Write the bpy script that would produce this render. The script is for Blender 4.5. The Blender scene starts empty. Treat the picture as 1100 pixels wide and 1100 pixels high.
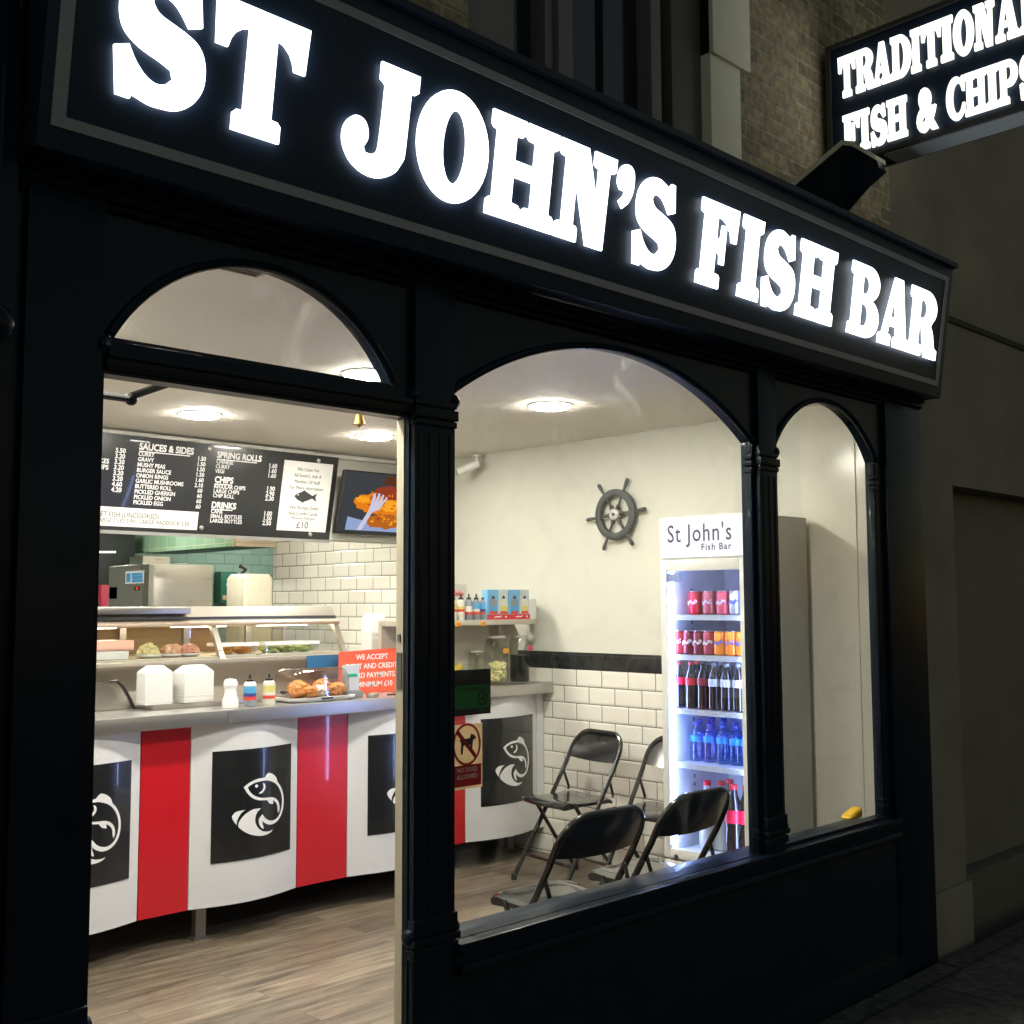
import bpy, bmesh, math, random
from mathutils import Vector, Matrix, noise
random.seed(7)
R = math.radians
scene = bpy.context.scene
COL = scene.collection

# ------------------------------------------------------------------ camera
F_PX, YAW, PIT, ROL, EYE = 1203.89, R(44.357), R(4.730), R(-0.208), 1.5
fw = Vector((math.sin(YAW)*math.cos(PIT), math.cos(YAW)*math.cos(PIT), math.sin(PIT)))
rt = Vector((math.cos(YAW), -math.sin(YAW), 0)); up = rt.cross(fw)
rt2 = rt*math.cos(ROL) + up*math.sin(ROL); up2 = -rt*math.sin(ROL) + up*math.cos(ROL)
cd = bpy.data.cameras.new('camera'); cam = bpy.data.objects.new('camera', cd); COL.objects.link(cam)
cam.matrix_world = Matrix(((rt2.x, up2.x, -fw.x, 0), (rt2.y, up2.y, -fw.y, 0), (rt2.z, up2.z, -fw.z, EYE), (0, 0, 0, 1)))
cd.sensor_width = 36; cd.lens = 36*F_PX/1100; cd.clip_start = .02; cd.clip_end = 400
scene.camera = cam

# ------------------------------------------------------------------ night sky, one weak warm key
w = bpy.data.worlds.new('World'); scene.world = w; w.use_nodes = True
nt = w.node_tree; bg = nt.nodes['Background']
sky = nt.nodes.new('ShaderNodeTexSky'); sky.sky_type = 'NISHITA'; sky.sun_disc = False
sky.sun_elevation = R(2.0); sky.sun_rotation = R(0); nt.links.new(sky.outputs[0], bg.inputs[0])
bg.inputs[1].default_value = 0.15
sd = bpy.data.lights.new('street_glow', 'SUN'); sd.energy = 0.07; sd.angle = R(150); sd.color = (1, .88, .68)
so = bpy.data.objects.new('street_glow', sd); COL.objects.link(so)
so.rotation_euler = Vector((-.25, .8, -.75)).to_track_quat('-Z', 'Y').to_euler()
scene.view_settings.view_transform = 'Standard'; scene.view_settings.look = 'None'
scene.view_settings.exposure = 0; scene.view_settings.gamma = 1
scene.render.engine = 'CYCLES'
scene.cycles.use_denoising = True
scene.cycles.max_bounces = 10; scene.cycles.transparent_max_bounces = 16
scene.cycles.sample_clamp_indirect = 6
LAMP = 232.0

# ------------------------------------------------------------------ pixel ray -> real point on a known plane (photo is 1100 px)
def ray(x, y):
    a = (x-550)/F_PX; b = (y-550)/F_PX
    return rt2*a - up2*b + fw
def at_x(x, y, X): d = ray(x, y); return Vector((0, 0, EYE)) + d*(X/d.x)
def at_y(x, y, Y): d = ray(x, y); return Vector((0, 0, EYE)) + d*(Y/d.y)
def at_z(x, y, Z): d = ray(x, y); return Vector((0, 0, EYE)) + d*((Z-EYE)/d.z)

# ------------------------------------------------------------------ materials
MATS = {}
def mat(name, col, rough=.5, metal=0, emit=None, es=0, var=.08, bump=0, scale=30, coat=0, stretch=(1, 1, 1), rvar=.06, spec=.5):
    if name in MATS: return MATS[name]
    m = bpy.data.materials.new(name); m.use_nodes = True; t = m.node_tree; b = t.nodes['Principled BSDF']
    c = tuple(col) + (1,)
    b.inputs['Base Color'].default_value = c; b.inputs['Roughness'].default_value = rough; b.inputs['Metallic'].default_value = metal
    b.inputs['Coat Weight'].default_value = coat; b.inputs['Specular IOR Level'].default_value = spec
    if emit: b.inputs['Emission Color'].default_value = tuple(emit)+(1,); b.inputs['Emission Strength'].default_value = es
    if var or bump or rvar:
        tc = t.nodes.new('ShaderNodeTexCoord'); mp = t.nodes.new('ShaderNodeMapping'); mp.inputs['Scale'].default_value = stretch
        n = t.nodes.new('ShaderNodeTexNoise'); n.inputs['Scale'].default_value = scale; n.inputs['Detail'].default_value = 6
        t.links.new(tc.outputs['Object'], mp.inputs[0]); t.links.new(mp.outputs[0], n.inputs[0])
        if var:
            mx = t.nodes.new('ShaderNodeMix'); mx.data_type = 'RGBA'
            mx.inputs[6].default_value = tuple(v*(1-var) for v in col)+(1,); mx.inputs[7].default_value = tuple(min(1, v*(1+var)) for v in col)+(1,)
            t.links.new(n.outputs[0], mx.inputs[0]); t.links.new(mx.outputs[2], b.inputs['Base Color'])
        if rvar:
            mr = t.nodes.new('ShaderNodeMapRange'); mr.inputs[3].default_value = max(0.02, rough-rvar); mr.inputs[4].default_value = rough+rvar
            t.links.new(n.outputs[0], mr.inputs[0]); t.links.new(mr.outputs[0], b.inputs['Roughness'])
        if bump:
            bp = t.nodes.new('ShaderNodeBump'); bp.inputs['Strength'].default_value = bump; bp.inputs['Distance'].default_value = .01
            t.links.new(n.outputs[0], bp.inputs['Height']); t.links.new(bp.outputs[0], b.inputs['Normal'])
    MATS[name] = m; return m
def glow(name, col, s):
    if name in MATS: return MATS[name]
    m = bpy.data.materials.new(name); m.use_nodes = True; t = m.node_tree
    t.nodes.remove(t.nodes['Principled BSDF']); e = t.nodes.new('ShaderNodeEmission'); e.inputs[0].default_value = tuple(col)+(1,); e.inputs[1].default_value = s
    n = t.nodes.new('ShaderNodeTexNoise'); n.inputs['Scale'].default_value = 6
    mr = t.nodes.new('ShaderNodeMapRange'); mr.inputs[3].default_value = s*.92; mr.inputs[4].default_value = s*1.08
    t.links.new(n.outputs[0], mr.inputs[0]); t.links.new(mr.outputs[0], e.inputs[1])
    t.links.new(e.outputs[0], t.nodes['Material Output'].inputs[0]); MATS[name] = m; return m
def pane(name, tint=(1, 1, 1), refl=1.0, rough=.0, dirt=0):
    if name in MATS: return MATS[name]
    m = bpy.data.materials.new(name); m.use_nodes = True; t = m.node_tree; t.nodes.remove(t.nodes['Principled BSDF'])
    tr = t.nodes.new('ShaderNodeBsdfTransparent'); tr.inputs[0].default_value = tuple(tint)+(1,)
    gl = t.nodes.new('ShaderNodeBsdfGlossy'); gl.inputs['Roughness'].default_value = rough
    fr = t.nodes.new('ShaderNodeFresnel'); gm = t.nodes.new('ShaderNodeNewGeometry'); ir = t.nodes.new('ShaderNodeMapRange')
    ir.inputs[3].default_value = 1.45; ir.inputs[4].default_value = 1/1.45; t.links.new(gm.outputs['Backfacing'], ir.inputs[0]); t.links.new(ir.outputs[0], fr.inputs[0])
    ml = t.nodes.new('ShaderNodeMath'); ml.operation = 'MULTIPLY'; ml.inputs[1].default_value = refl
    mx = t.nodes.new('ShaderNodeMixShader'); t.links.new(fr.outputs[0], ml.inputs[0]); t.links.new(ml.outputs[0], mx.inputs[0])
    t.links.new(tr.outputs[0], mx.inputs[1]); t.links.new(gl.outputs[0], mx.inputs[2]); out = mx.outputs[0]
    if dirt:
        n = t.nodes.new('ShaderNodeTexNoise'); n.inputs['Scale'].default_value = 5; n.inputs['Detail'].default_value = 9; n.inputs['Distortion'].default_value = 1.5; tc = t.nodes.new('ShaderNodeTexCoord'); t.links.new(tc.outputs['Object'], n.inputs[0])
        mr = t.nodes.new('ShaderNodeMapRange'); mr.inputs[1].default_value = .52; mr.inputs[2].default_value = .80; mr.inputs[3].default_value = 0; mr.inputs[4].default_value = dirt; t.links.new(n.outputs[0], mr.inputs[0])
        df = t.nodes.new('ShaderNodeBsdfDiffuse'); df.inputs[0].default_value = (.5, .5, .48, 1); tl = t.nodes.new('ShaderNodeBsdfTranslucent'); tl.inputs[0].default_value = (.6, .6, .58, 1); ads = t.nodes.new('ShaderNodeMixShader'); t.links.new(df.outputs[0], ads.inputs[1]); t.links.new(tl.outputs[0], ads.inputs[2])
        m2 = t.nodes.new('ShaderNodeMixShader'); t.links.new(mr.outputs[0], m2.inputs[0]); t.links.new(out, m2.inputs[1]); t.links.new(ads.outputs[0], m2.inputs[2]); out = m2.outputs[0]
    t.links.new(out, t.nodes['Material Output'].inputs[0])
    MATS[name] = m; return m

def sticker(name, col, thru=.6):
    if name in MATS: return MATS[name]
    m = mat(name, col, .5); t = m.node_tree; b = t.nodes['Principled BSDF']; tr = t.nodes.new('ShaderNodeBsdfTranslucent'); tr.inputs[0].default_value = tuple(col)+(1,)
    mx = t.nodes.new('ShaderNodeMixShader'); mx.inputs[0].default_value = thru; t.links.new(b.outputs[0], mx.inputs[1]); t.links.new(tr.outputs[0], mx.inputs[2]); t.links.new(mx.outputs[0], t.nodes['Material Output'].inputs[0]); return m
def brickmat(name, axes, bw, bh, off, c1, c2, mortar, ms, rough, bumpd, smooth=.1, noise_c=.0, bevel=None, coat=0, origin=(0, 0)):
    m = bpy.data.materials.new(name); m.use_nodes = True; t = m.node_tree; b = t.nodes['Principled BSDF']; L = t.links.new
    g = t.nodes.new('ShaderNodeNewGeometry'); s = t.nodes.new('ShaderNodeSeparateXYZ'); c = t.nodes.new('ShaderNodeCombineXYZ'); L(g.outputs['Position'], s.inputs[0])
    for i, a in enumerate(axes):
        ad = t.nodes.new('ShaderNodeMath'); ad.operation = 'ADD'; ad.inputs[1].default_value = origin[i]; L(s.outputs['XYZ'.index(a)], ad.inputs[0]); L(ad.outputs[0], c.inputs[i])
    def br(msize, sm):
        k = t.nodes.new('ShaderNodeTexBrick'); k.offset = off; k.inputs['Scale'].default_value = 1; k.inputs['Brick Width'].default_value = bw; k.inputs['Row Height'].default_value = bh
        k.inputs['Mortar Size'].default_value = msize; k.inputs['Mortar Smooth'].default_value = sm; k.inputs['Color1'].default_value = tuple(c1)+(1,); k.inputs['Color2'].default_value = tuple(c2)+(1,); k.inputs['Mortar'].default_value = tuple(mortar)+(1,)
        L(c.outputs[0], k.inputs[0]); return k
    k = br(ms, smooth); src = k.outputs[0]
    if noise_c:
        n = t.nodes.new('ShaderNodeTexNoise'); n.inputs['Scale'].default_value = 26; n.inputs['Detail'].default_value = 10; L(g.outputs['Position'], n.inputs[0])
        mr = t.nodes.new('ShaderNodeMapRange'); mr.inputs[1].default_value = .3; mr.inputs[2].default_value = .7; mr.inputs[3].default_value = 1-noise_c; mr.inputs[4].default_value = 1+noise_c; L(n.outputs[0], mr.inputs[0])
        mm = t.nodes.new('ShaderNodeMix'); mm.data_type = 'RGBA'; mm.blend_type = 'MULTIPLY'; mm.inputs[0].default_value = 1; L(src, mm.inputs[6]); L(mr.outputs[0], mm.inputs[7]); src = mm.outputs[2]
    L(src, b.inputs['Base Color']); b.inputs['Roughness'].default_value = rough; b.inputs['Coat Weight'].default_value = coat
    kb = br(bevel, 1.0) if bevel else k
    inv = t.nodes.new('ShaderNodeMath'); inv.operation = 'SUBTRACT'; inv.inputs[0].default_value = 1; L(kb.outputs[1], inv.inputs[1]); h = inv.outputs[0]
    if noise_c:
        ad = t.nodes.new('ShaderNodeMath'); ad.operation = 'MULTIPLY_ADD'; L(n.outputs[0], ad.inputs[0]); ad.inputs[1].default_value = .35; L(h, ad.inputs[2]); h = ad.outputs[0]
    bp = t.nodes.new('ShaderNodeBump'); bp.inputs['Strength'].default_value = 1; bp.inputs['Distance'].default_value = bumpd; L(h, bp.inputs['Height']); L(bp.outputs[0], b.inputs['Normal'])
    MATS[name] = m; return m

def plankmat():
    m = bpy.data.materials.new('vinyl planks'); m.use_nodes = True; t = m.node_tree; b = t.nodes['Principled BSDF']; L = t.links.new
    g = t.nodes.new('ShaderNodeNewGeometry')
    k = t.nodes.new('ShaderNodeTexBrick'); k.offset = .37; k.inputs['Scale'].default_value = 1; k.inputs['Brick Width'].default_value = 1.22; k.inputs['Row Height'].default_value = .152
    k.inputs['Mortar Size'].default_value = .0012; k.inputs['Color1'].default_value = (.14, .14, .14, 1); k.inputs['Color2'].default_value = (.9, .9, .9, 1); k.inputs['Mortar'].default_value = (0, 0, 0, 1); L(g.outputs['Position'], k.inputs[0])
    mp = t.nodes.new('ShaderNodeMapping'); mp.inputs['Scale'].default_value = (1.2, 11, 1); L(g.outputs['Position'], mp.inputs[0])
    ad = t.nodes.new('ShaderNodeVectorMath'); ad.operation = 'ADD'; sc = t.nodes.new('ShaderNodeVectorMath'); sc.operation = 'SCALE'; sc.inputs[3].default_value = 7; L(k.outputs[0], sc.inputs[0]); L(mp.outputs[0], ad.inputs[0]); L(sc.outputs[0], ad.inputs[1])
    n = t.nodes.new('ShaderNodeTexNoise'); n.inputs['Scale'].default_value = 2.2; n.inputs['Detail'].default_value = 9; n.inputs['Roughness'].default_value = .62; n.inputs['Distortion'].default_value = .6; L(ad.outputs[0], n.inputs[0])
    cr = t.nodes.new('ShaderNodeValToRGB'); e = cr.color_ramp.elements
    e[0].position = .28; e[0].color = (.055, .044, .033, 1); e[1].position = .72; e[1].color = (.31, .258, .19, 1)
    x = e.new(.5); x.color = (.19, .148, .102, 1); L(n.outputs[0], cr.inputs[0])
    mr = t.nodes.new('ShaderNodeMapRange'); mr.inputs[3].default_value = .55; mr.inputs[4].default_value = 1.08; L(k.outputs[0], mr.inputs[0])
    mm = t.nodes.new('ShaderNodeMix'); mm.data_type = 'RGBA'; mm.blend_type = 'MULTIPLY'; mm.inputs[0].default_value = 1; L(cr.outputs[0], mm.inputs[6]); L(mr.outputs[0], mm.inputs[7])
    L(mm.outputs[2], b.inputs['Base Color'])
    rr = t.nodes.new('ShaderNodeMapRange'); rr.inputs[3].default_value = .38; rr.inputs[4].default_value = .6; L(n.outputs[0], rr.inputs[0]); L(rr.outputs[0], b.inputs['Roughness'])
    bp = t.nodes.new('ShaderNodeBump'); bp.inputs['Strength'].default_value = .3; bp.inputs['Distance'].default_value = .002; L(n.outputs[0], bp.inputs['Height']); L(bp.outputs[0], b.inputs['Normal'])
    return m

BLACK = mat('black gloss paint', (.005, .011, .022), .32, var=.35, bump=.10, scale=9, coat=.06, rvar=.12, spec=.12)
BOARD = mat('sign board', (.013, .025, .050), .45, var=.15, spec=.2)
SILVER = mat('grey sign border', (.24, .255, .285), .5)
LETTER = glow('letter light', (.92, .97, 1.0), 3.6)
LETTER2 = glow('blade letter light', (1.0, .985, .86), 1.9)
CREAM = mat('cream wall paint', (.615, .61, .54), .55, var=.03, bump=.03, scale=60)
CEIL = mat('ceiling paint', (.93, .89, .80), .7, var=.03, bump=.02, scale=40)
GLOSSW = mat('white gloss panelling', (.72, .70, .60), .16, var=.02, bump=.02, scale=8)
GLASS = pane('window glass', (.985, .99, .985), 1.0, 0, .05)
CLEAR = pane('clear plastic', (.93, .94, .94), 1.2, .03)
STEEL = mat('brushed steel', (.60, .57, .52), .3, 1, var=.08, scale=4, stretch=(1, 1, 14), rvar=.08)
STEELB = mat('worktop steel', (.50, .49, .47), .30, .85, var=.03, scale=2, stretch=(1, 8, 8), rvar=.04)
DSTEEL = mat('dark steel', (.14, .14, .14), .35, 1)
WHITEP = mat('white laminate', (.70, .70, .715), .3, var=.02, coat=.2)
REDP = mat('red laminate', (.52, .010, .018), .3, var=.04, coat=.25)
BLKP = mat('black vinyl', (.013, .014, .015), .22, coat=.4, var=.1)
WHT = mat('white vinyl', (.82, .82, .83), .4, var=0)
CHAIRM = mat('black chair metal', (.012, .012, .013), .16, coat=.6, var=.1, bump=.02, scale=20)
CHRM = mat('black chair tube', (.018, .018, .018), .2, .3, coat=.6)
FOAM = mat('white foam', (.68, .675, .655), .6, var=.03, bump=.05, scale=200)
WHPL = mat('white plastic', (.83, .83, .80), .35, var=.02)
BLPL = mat('black plastic', (.015, .015, .016), .4)
FRIDGE = mat('fridge enamel', (.66, .665, .64), .35, var=.03)
BRASS = mat('brass', (.55, .36, .10), .3, 1)
WHEELM = mat('grey painted wood', (.042, .048, .055), .55, var=.15)
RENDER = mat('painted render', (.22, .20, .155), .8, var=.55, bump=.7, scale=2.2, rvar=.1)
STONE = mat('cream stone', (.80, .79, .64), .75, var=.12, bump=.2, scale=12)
DARKW = mat('dark window paint', (.02, .024, .034), .5, var=.2)
GREYW = mat('grey painted timber', (.14, .14, .145), .6, var=.15)
PAVE = brickmat('paving slabs', 'XY', .62, .45, .5, (.072, .067, .060), (.045, .042, .038), (.018, .018, .018), .007, .7, .008, noise_c=.6)
BRICK = brickmat('stock brick', 'XZ', .205, .068, .5, (.36, .30, .185), (.17, .135, .085), (.33, .31, .235), .008, .9, .008, smooth=.2, noise_c=.4)
TILE = brickmat('white metro tile', 'YZ', .2, .1, .5, (.81, .79, .71), (.78, .76, .68), (.11, .10, .08), .0024, .12, .0028, noise_c=0, bevel=.013, coat=.3, origin=(.032, .087))
TEAL = brickmat('teal tile', 'XZ', .2, .1, .5, (.27, .38, .32), (.22, .34, .295), (.18, .2, .18), .002, .15, .004, bevel=.01)
GREENT = brickmat('pale green tile', 'YZ', .16, .2, 0, (.24, .42, .27), (.33, .50, .36), (.55, .58, .42), .003, .15, .004)
BORDER = brickmat('black border tile', 'YZ', .2, .2, 0, (.016, .017, .018), (.022, .023, .025), (.05, .05, .05), .0016, .25, .003, noise_c=.4, origin=(.03, .0))
PLANK = plankmat()

# ------------------------------------------------------------------ mesh helpers
def thing(name, label, cat, loc=(0, 0, 0), group=None, rz=0):
    o = bpy.data.objects.new(name, None); COL.objects.link(o); o.location = loc; o.rotation_euler = (0, 0, rz); o.empty_display_size = .1
    o['label'] = label; o['category'] = cat
    if group: o['group'] = group
    return o
def tag(o, label, cat, group=None):
    o['label'] = label; o['category'] = cat
    if group: o['group'] = group
    return o
def struct(o): o['kind'] = 'structure'; return o

class MB:
    def __init__(s): s.b = bmesh.new()
    def box(s, x0, x1, y0, y1, z0, z1, rot=None):
        vs = [s.b.verts.new((x, y, z)) for x in (x0, x1) for y in (y0, y1) for z in (z0, z1)]
        for f in ((0, 1, 3, 2), (4, 6, 7, 5), (0, 4, 5, 1), (2, 3, 7, 6), (0, 2, 6, 4), (1, 5, 7, 3)): s.b.faces.new([vs[i] for i in f])
        if rot is not None:
            for v in vs: v.co = rot @ v.co
        return vs
    def lathe(s, prof, c=(0, 0, 0), n=24, axis='z', cap=True):
        rings = []
        for r, h in prof:
            ring = []
            for i in range(n):
                a = 2*math.pi*i/n; p = (r*math.cos(a), r*math.sin(a), h)
                if axis == 'y': p = (p[0], p[2], p[1])
                elif axis == 'x': p = (p[2], p[0], p[1])
                ring.append(s.b.verts.new((p[0]+c[0], p[1]+c[1], p[2]+c[2])))
            rings.append(ring)
        for a, b in zip(rings, rings[1:]):
            for i in range(n): s.b.faces.new((a[i], a[(i+1) % n], b[(i+1) % n], b[i]))
        if cap: s.b.faces.new(rings[0][::-1]); s.b.faces.new(rings[-1])
    def tube(s, pts, r, n=10, closed=False):
        pts = [Vector(p) for p in pts]; rings = []; N = len(pts); pn = None
        for i, p in enumerate(pts):
            a = pts[i-1] if (i > 0 or closed) else p; b = pts[(i+1) % N] if (i < N-1 or closed) else p
            t = (b-a).normalized()
            if pn is None: pn = t.orthogonal().normalized()
            else:
                pn = (pn - t*pn.dot(t)); pn = pn.normalized() if pn.length > 1e-6 else t.orthogonal().normalized()
            q = t.cross(pn); rr = r[i] if isinstance(r, (list, tuple)) else r
            rings.append([s.b.verts.new(p + (pn*math.cos(2*math.pi*k/n) + q*math.sin(2*math.pi*k/n))*rr) for k in range(n)])
        rng = range(N) if closed else range(N-1)
        for i in rng:
            a = rings[i]; b = rings[(i+1) % N]
            for k in range(n): s.b.faces.new((a[k], a[(k+1) % n], b[(k+1) % n], b[k]))
        if not closed: s.b.faces.new(rings[0][::-1]); s.b.faces.new(rings[-1])
    def prism(s, poly, f0, f1):
        a = [s.b.verts.new(f0(*p)) for p in poly]; b = [s.b.verts.new(f1(*p)) for p in poly]; n = len(poly)
        s.b.faces.new(a); s.b.faces.new(b[::-1])
        for i in range(n): s.b.faces.new((a[i], b[i], b[(i+1) % n], a[(i+1) % n]))
    def sphere(s, c, r, sc=(1, 1, 1), n=14):
        m = bmesh.ops.create_uvsphere(s.b, u_segments=n, v_segments=n//2+1, radius=r)
        for v in m['verts']: v.co = Vector((v.co.x*sc[0]+c[0], v.co.y*sc[1]+c[1], v.co.z*sc[2]+c[2]))
    def raw(s, vf, fn):
        V, Fc = vf; vs = [s.b.verts.new(fn(*v)) for v in V]
        for f in Fc:
            try: s.b.faces.new([vs[i] for i in f])
            except ValueError: pass
    def build(s, name, m, parent=None, bevel=0, seg=2, smooth=None):
        bmesh.ops.recalc_face_normals(s.b, faces=s.b.faces)
        if bevel:
            es = [e for e in s.b.edges if e.is_manifold and e.calc_face_angle(0) > .6]
            bmesh.ops.bevel(s.b, geom=es, offset=bevel, segments=seg, affect='EDGES', profile=.6, clamp_overlap=True)
        me = bpy.data.meshes.new(name); s.b.to_mesh(me); s.b.free(); me.materials.append(m)
        o = bpy.data.objects.new(name, me); COL.objects.link(o)
        if parent: o.parent = parent
        if smooth is None: smooth = True
        if smooth:
            for p in me.polygons: p.use_smooth = True
            me.set_sharp_from_angle(angle=R(35))
        return o
def box(name, m, parent, x0, x1, y0, y1, z0, z1, bevel=0, seg=2):
    b = MB(); b.box(x0, x1, y0, y1, z0, z1); return b.build(name, m, parent, bevel, seg)

def fill2d(loops, depth, res=1):
    """planar outline with holes -> (verts, faces) with z in 0..depth"""
    c = bpy.data.curves.new('tmp', 'CURVE'); c.dimensions = '2D'; c.fill_mode = 'BOTH'; c.extrude = depth/2
    for lp in loops:
        sp = c.splines.new('POLY'); sp.points.add(len(lp)-1); sp.use_cyclic_u = True
        for i, p in enumerate(lp): sp.points[i].co = (p[0], p[1], 0, 1)
    return _curve_vf(c, depth)
def _curve_vf(c, depth):
    o = bpy.data.objects.new('tmp', c); COL.objects.link(o); bpy.context.view_layer.update()
    dg = bpy.context.evaluated_depsgraph_get(); me = bpy.data.meshes.new_from_object(o.evaluated_get(dg))
    V = [(v.co.x, v.co.y, v.co.z+depth/2) for v in me.vertices]; Fc = [tuple(p.vertices) for p in me.polygons]
    COL.objects.unlink(o); bpy.data.objects.remove(o); bpy.data.curves.remove(c); bpy.data.meshes.remove(me)
    return V, Fc
def textvf(s, size, depth=.0006, align='LEFT', xs=1, bold=0, spacing=1.0, line=1.0):
    c = bpy.data.curves.new('tmp', 'FONT'); c.body = s; c.size = size/.70; c.extrude = depth/2; c.align_x = align; c.space_character = spacing; c.space_line = line; c.resolution_u = 3
    if bold: c.offset = bold*size
    V, Fc = _curve_vf(c, depth)
    return [(x*xs, y, z) for x, y, z in V], Fc
def face_front(x0, z0, Y):      # reads for somebody in the street looking along +Y
    return lambda x, y, d: (x0+x, Y-d, z0+y)
def face_left(y0, z0, X):       # reads for somebody looking along +X
    return lambda x, y, d: (X-d, y0-x, z0+y)
def vfobj(name, vf, fn, m, parent, smooth=False):
    b = MB(); b.raw(vf, fn); return b.build(name, m, parent, smooth=smooth)

# ------------------------------------------------------------------ slab serif alphabet (unit cap height)
def arc(cx, cy, rx, ry, a0, a1, n=14): return [(cx+rx*math.cos(R(a0+(a1-a0)*i/n)), cy+ry*math.sin(R(a0+(a1-a0)*i/n))) for i in range(n+1)]
def smoothloop(p, it=1):
    for _ in range(it):
        q = []
        n = len(p)
        for i in range(n):
            a, b, c = Vector(p[i-1]), Vector(p[i]), Vector(p[(i+1) % n])
            ang = (b-a).angle(c-b) if (b-a).length > 1e-6 and (c-b).length > 1e-6 else 0
            if ang > R(48): q.append(tuple(b))
            else:
                q.append(tuple(b*.75+a*.125+c*.125) if False else tuple(b))
            # midpoint with Catmull-Rom when both ends are soft
            d = Vector(p[(i+2) % n]); a2 = (c-b).angle(d-c) if (d-c).length > 1e-6 else 0
            if ang < R(48) and a2 < R(48): q.append(tuple((-a+b*9+c*9-d)/16))
        p = q
    return p
def clean_slab(x0, x1, t=.165): return [(x0, 0), (x1, 0), (x1, t), (x0, t)]
G = {}
def I_shape(cx, hw=.21, st=.13, t=.165):
    r = .03
    return [(cx-hw, 0), (cx+hw, 0), (cx+hw, t-r), (cx+hw-r, t), (cx+st+.02, t), (cx+st, t+.02), (cx+st, 1-t-.02), (cx+st+.02, 1-t), (cx+hw-r, 1-t), (cx+hw, 1-t+r), (cx+hw, 1),
            (cx-hw, 1), (cx-hw, 1-t+r), (cx-hw+r, 1-t), (cx-st-.02, 1-t), (cx-st, 1-t-.02), (cx-st, t+.02), (cx-st-.02, t), (cx-hw+r, t), (cx-hw, t-r)]
G['I'] = (.44, [I_shape(.22)])
def H_outline(w=.92, t=.165):
    st, g = .255, .012; a0, a1 = .075, .075+.255; b1, b0 = w-.075, w-.075-.255; m = w/2; k = .03
    return [(0, 0), (m-g, 0), (m-g, t-k), (m-g-k, t), (a1, t+.01), (a1, .43), (b0, .43), (b0, t+.01), (m+g+k, t), (m+g, t-k), (m+g, 0), (w, 0), (w, t-k), (w-k, t), (b1, t+.01), (b1, 1-t-.01), (w-k, 1-t), (w, 1-t+k), (w, 1),
            (m+g, 1), (m+g, 1-t+k), (m+g+k, 1-t), (b0, 1-t-.01), (b0, .59), (a1, .59), (a1, 1-t-.01), (m-g-k, 1-t), (m-g, 1-t+k), (m-g, 1), (0, 1), (0, 1-t+k), (k, 1-t), (a0, 1-t-.01), (a0, t+.01), (k, t), (0, t-k)]
G['H'] = (.92, [H_outline()])
t = .165
G['T'] = (.86, [[(.21, 0), (.65, 0), (.65, .135), (.62, .165), (.56, .17), (.56, .82), (.62, .80), (.68, .75), (.715, .69), (.735, .62), (.84, .62), (.86, 1), (0, 1), (.02, .62), (.125, .62), (.145, .69), (.18, .75), (.24, .80), (.30, .82), (.30, .17), (.24, .165), (.21, .135)]])
G['F'] = (.76, [[(0, 0), (.45, 0), (.45, .135), (.42, .165), (.335, .17), (.335, .44), (.38, .43), (.42, .40), (.43, .30), (.52, .30), (.52, .76), (.43, .76), (.42, .62), (.38, .585), (.335, .58), (.335, .845), (.45, .83), (.55, .78), (.61, .70), (.64, .60), (.74, .60), (.76, 1), (0, 1), (0, .865), (.03, .835), (.075, .83), (.075, .17), (.03, .165), (0, .135)]])
G['B'] = (.86, [[(0, 0), (.45, 0)] + arc(.50, .275, .36, .275, -90, 62, 14) + [(.62, .52)] + arc(.48, .755, .33, .245, -52, 90, 14) + [(0, 1), (0, .865), (.03, .835), (.08, .83), (.08, .17), (.03, .165), (0, .135)],
              [(.335, .60)] + arc(.40, .725, .13, .125, -90, 90, 10) + [(.335, .85)], [(.335, .15)] + arc(.42, .305, .13, .155, -90, 90, 10) + [(.335, .46)]])
G['R'] = (.96, [[(0, 0), (.44, 0), (.44, .135), (.41, .165), (.335, .17), (.335, .42), (.43, .41), (.52, .10), (.57, 0), (.96, 0), (.96, .14), (.90, .16), (.86, .19), (.80, .36), (.74, .45), (.70, .48)] + arc(.50, .74, .36, .26, -45, 90, 12) + [(0, 1), (0, .865), (.03, .835), (.08, .83), (.08, .17), (.03, .165), (0, .135)],
              [(.335, .57)] + arc(.42, .71, .13, .14, -90, 90, 10) + [(.335, .85)]])
G['A'] = (.98, [[(0, 0), (.38, 0), (.38, .13), (.35, .155), (.285, .165), (.31, .29), (.53, .29), (.56, .165), (.51, .155), (.48, .13), (.48, 0), (.98, 0), (.98, .13), (.95, .155), (.88, .17), (.64, 1.0), (.38, 1.0), (.11, .17), (.03, .155), (0, .13)],
              [(.345, .42), (.42, .74), (.50, .42)]])
G['O'] = (.84, [arc(.42, .5, .42, .515, 0, 351, 39), arc(.43, .5, .135, .34, 0, 351, 39)])
G['D'] = (.88, [[(0, 0), (.40, 0)] + arc(.40, .5, .48, .5, -90, 90, 24) + [(0, 1), (0, .865), (.03, .835), (.08, .83), (.08, .17), (.03, .165), (0, .135)], [(.335, .16)] + arc(.40, .5, .17, .34, -90, 90, 16) + [(.335, .84)]])
G['P'] = (.84, [[(0, 0), (.45, 0), (.45, .135), (.42, .165), (.335, .17), (.335, .38)] + arc(.46, .69, .38, .31, -90, 90, 16) + [(0, 1), (0, .865), (.03, .835), (.08, .83), (.08, .17), (.03, .165), (0, .135)], [(.335, .54)] + arc(.42, .695, .14, .155, -90, 90, 10) + [(.335, .85)]])
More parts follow.
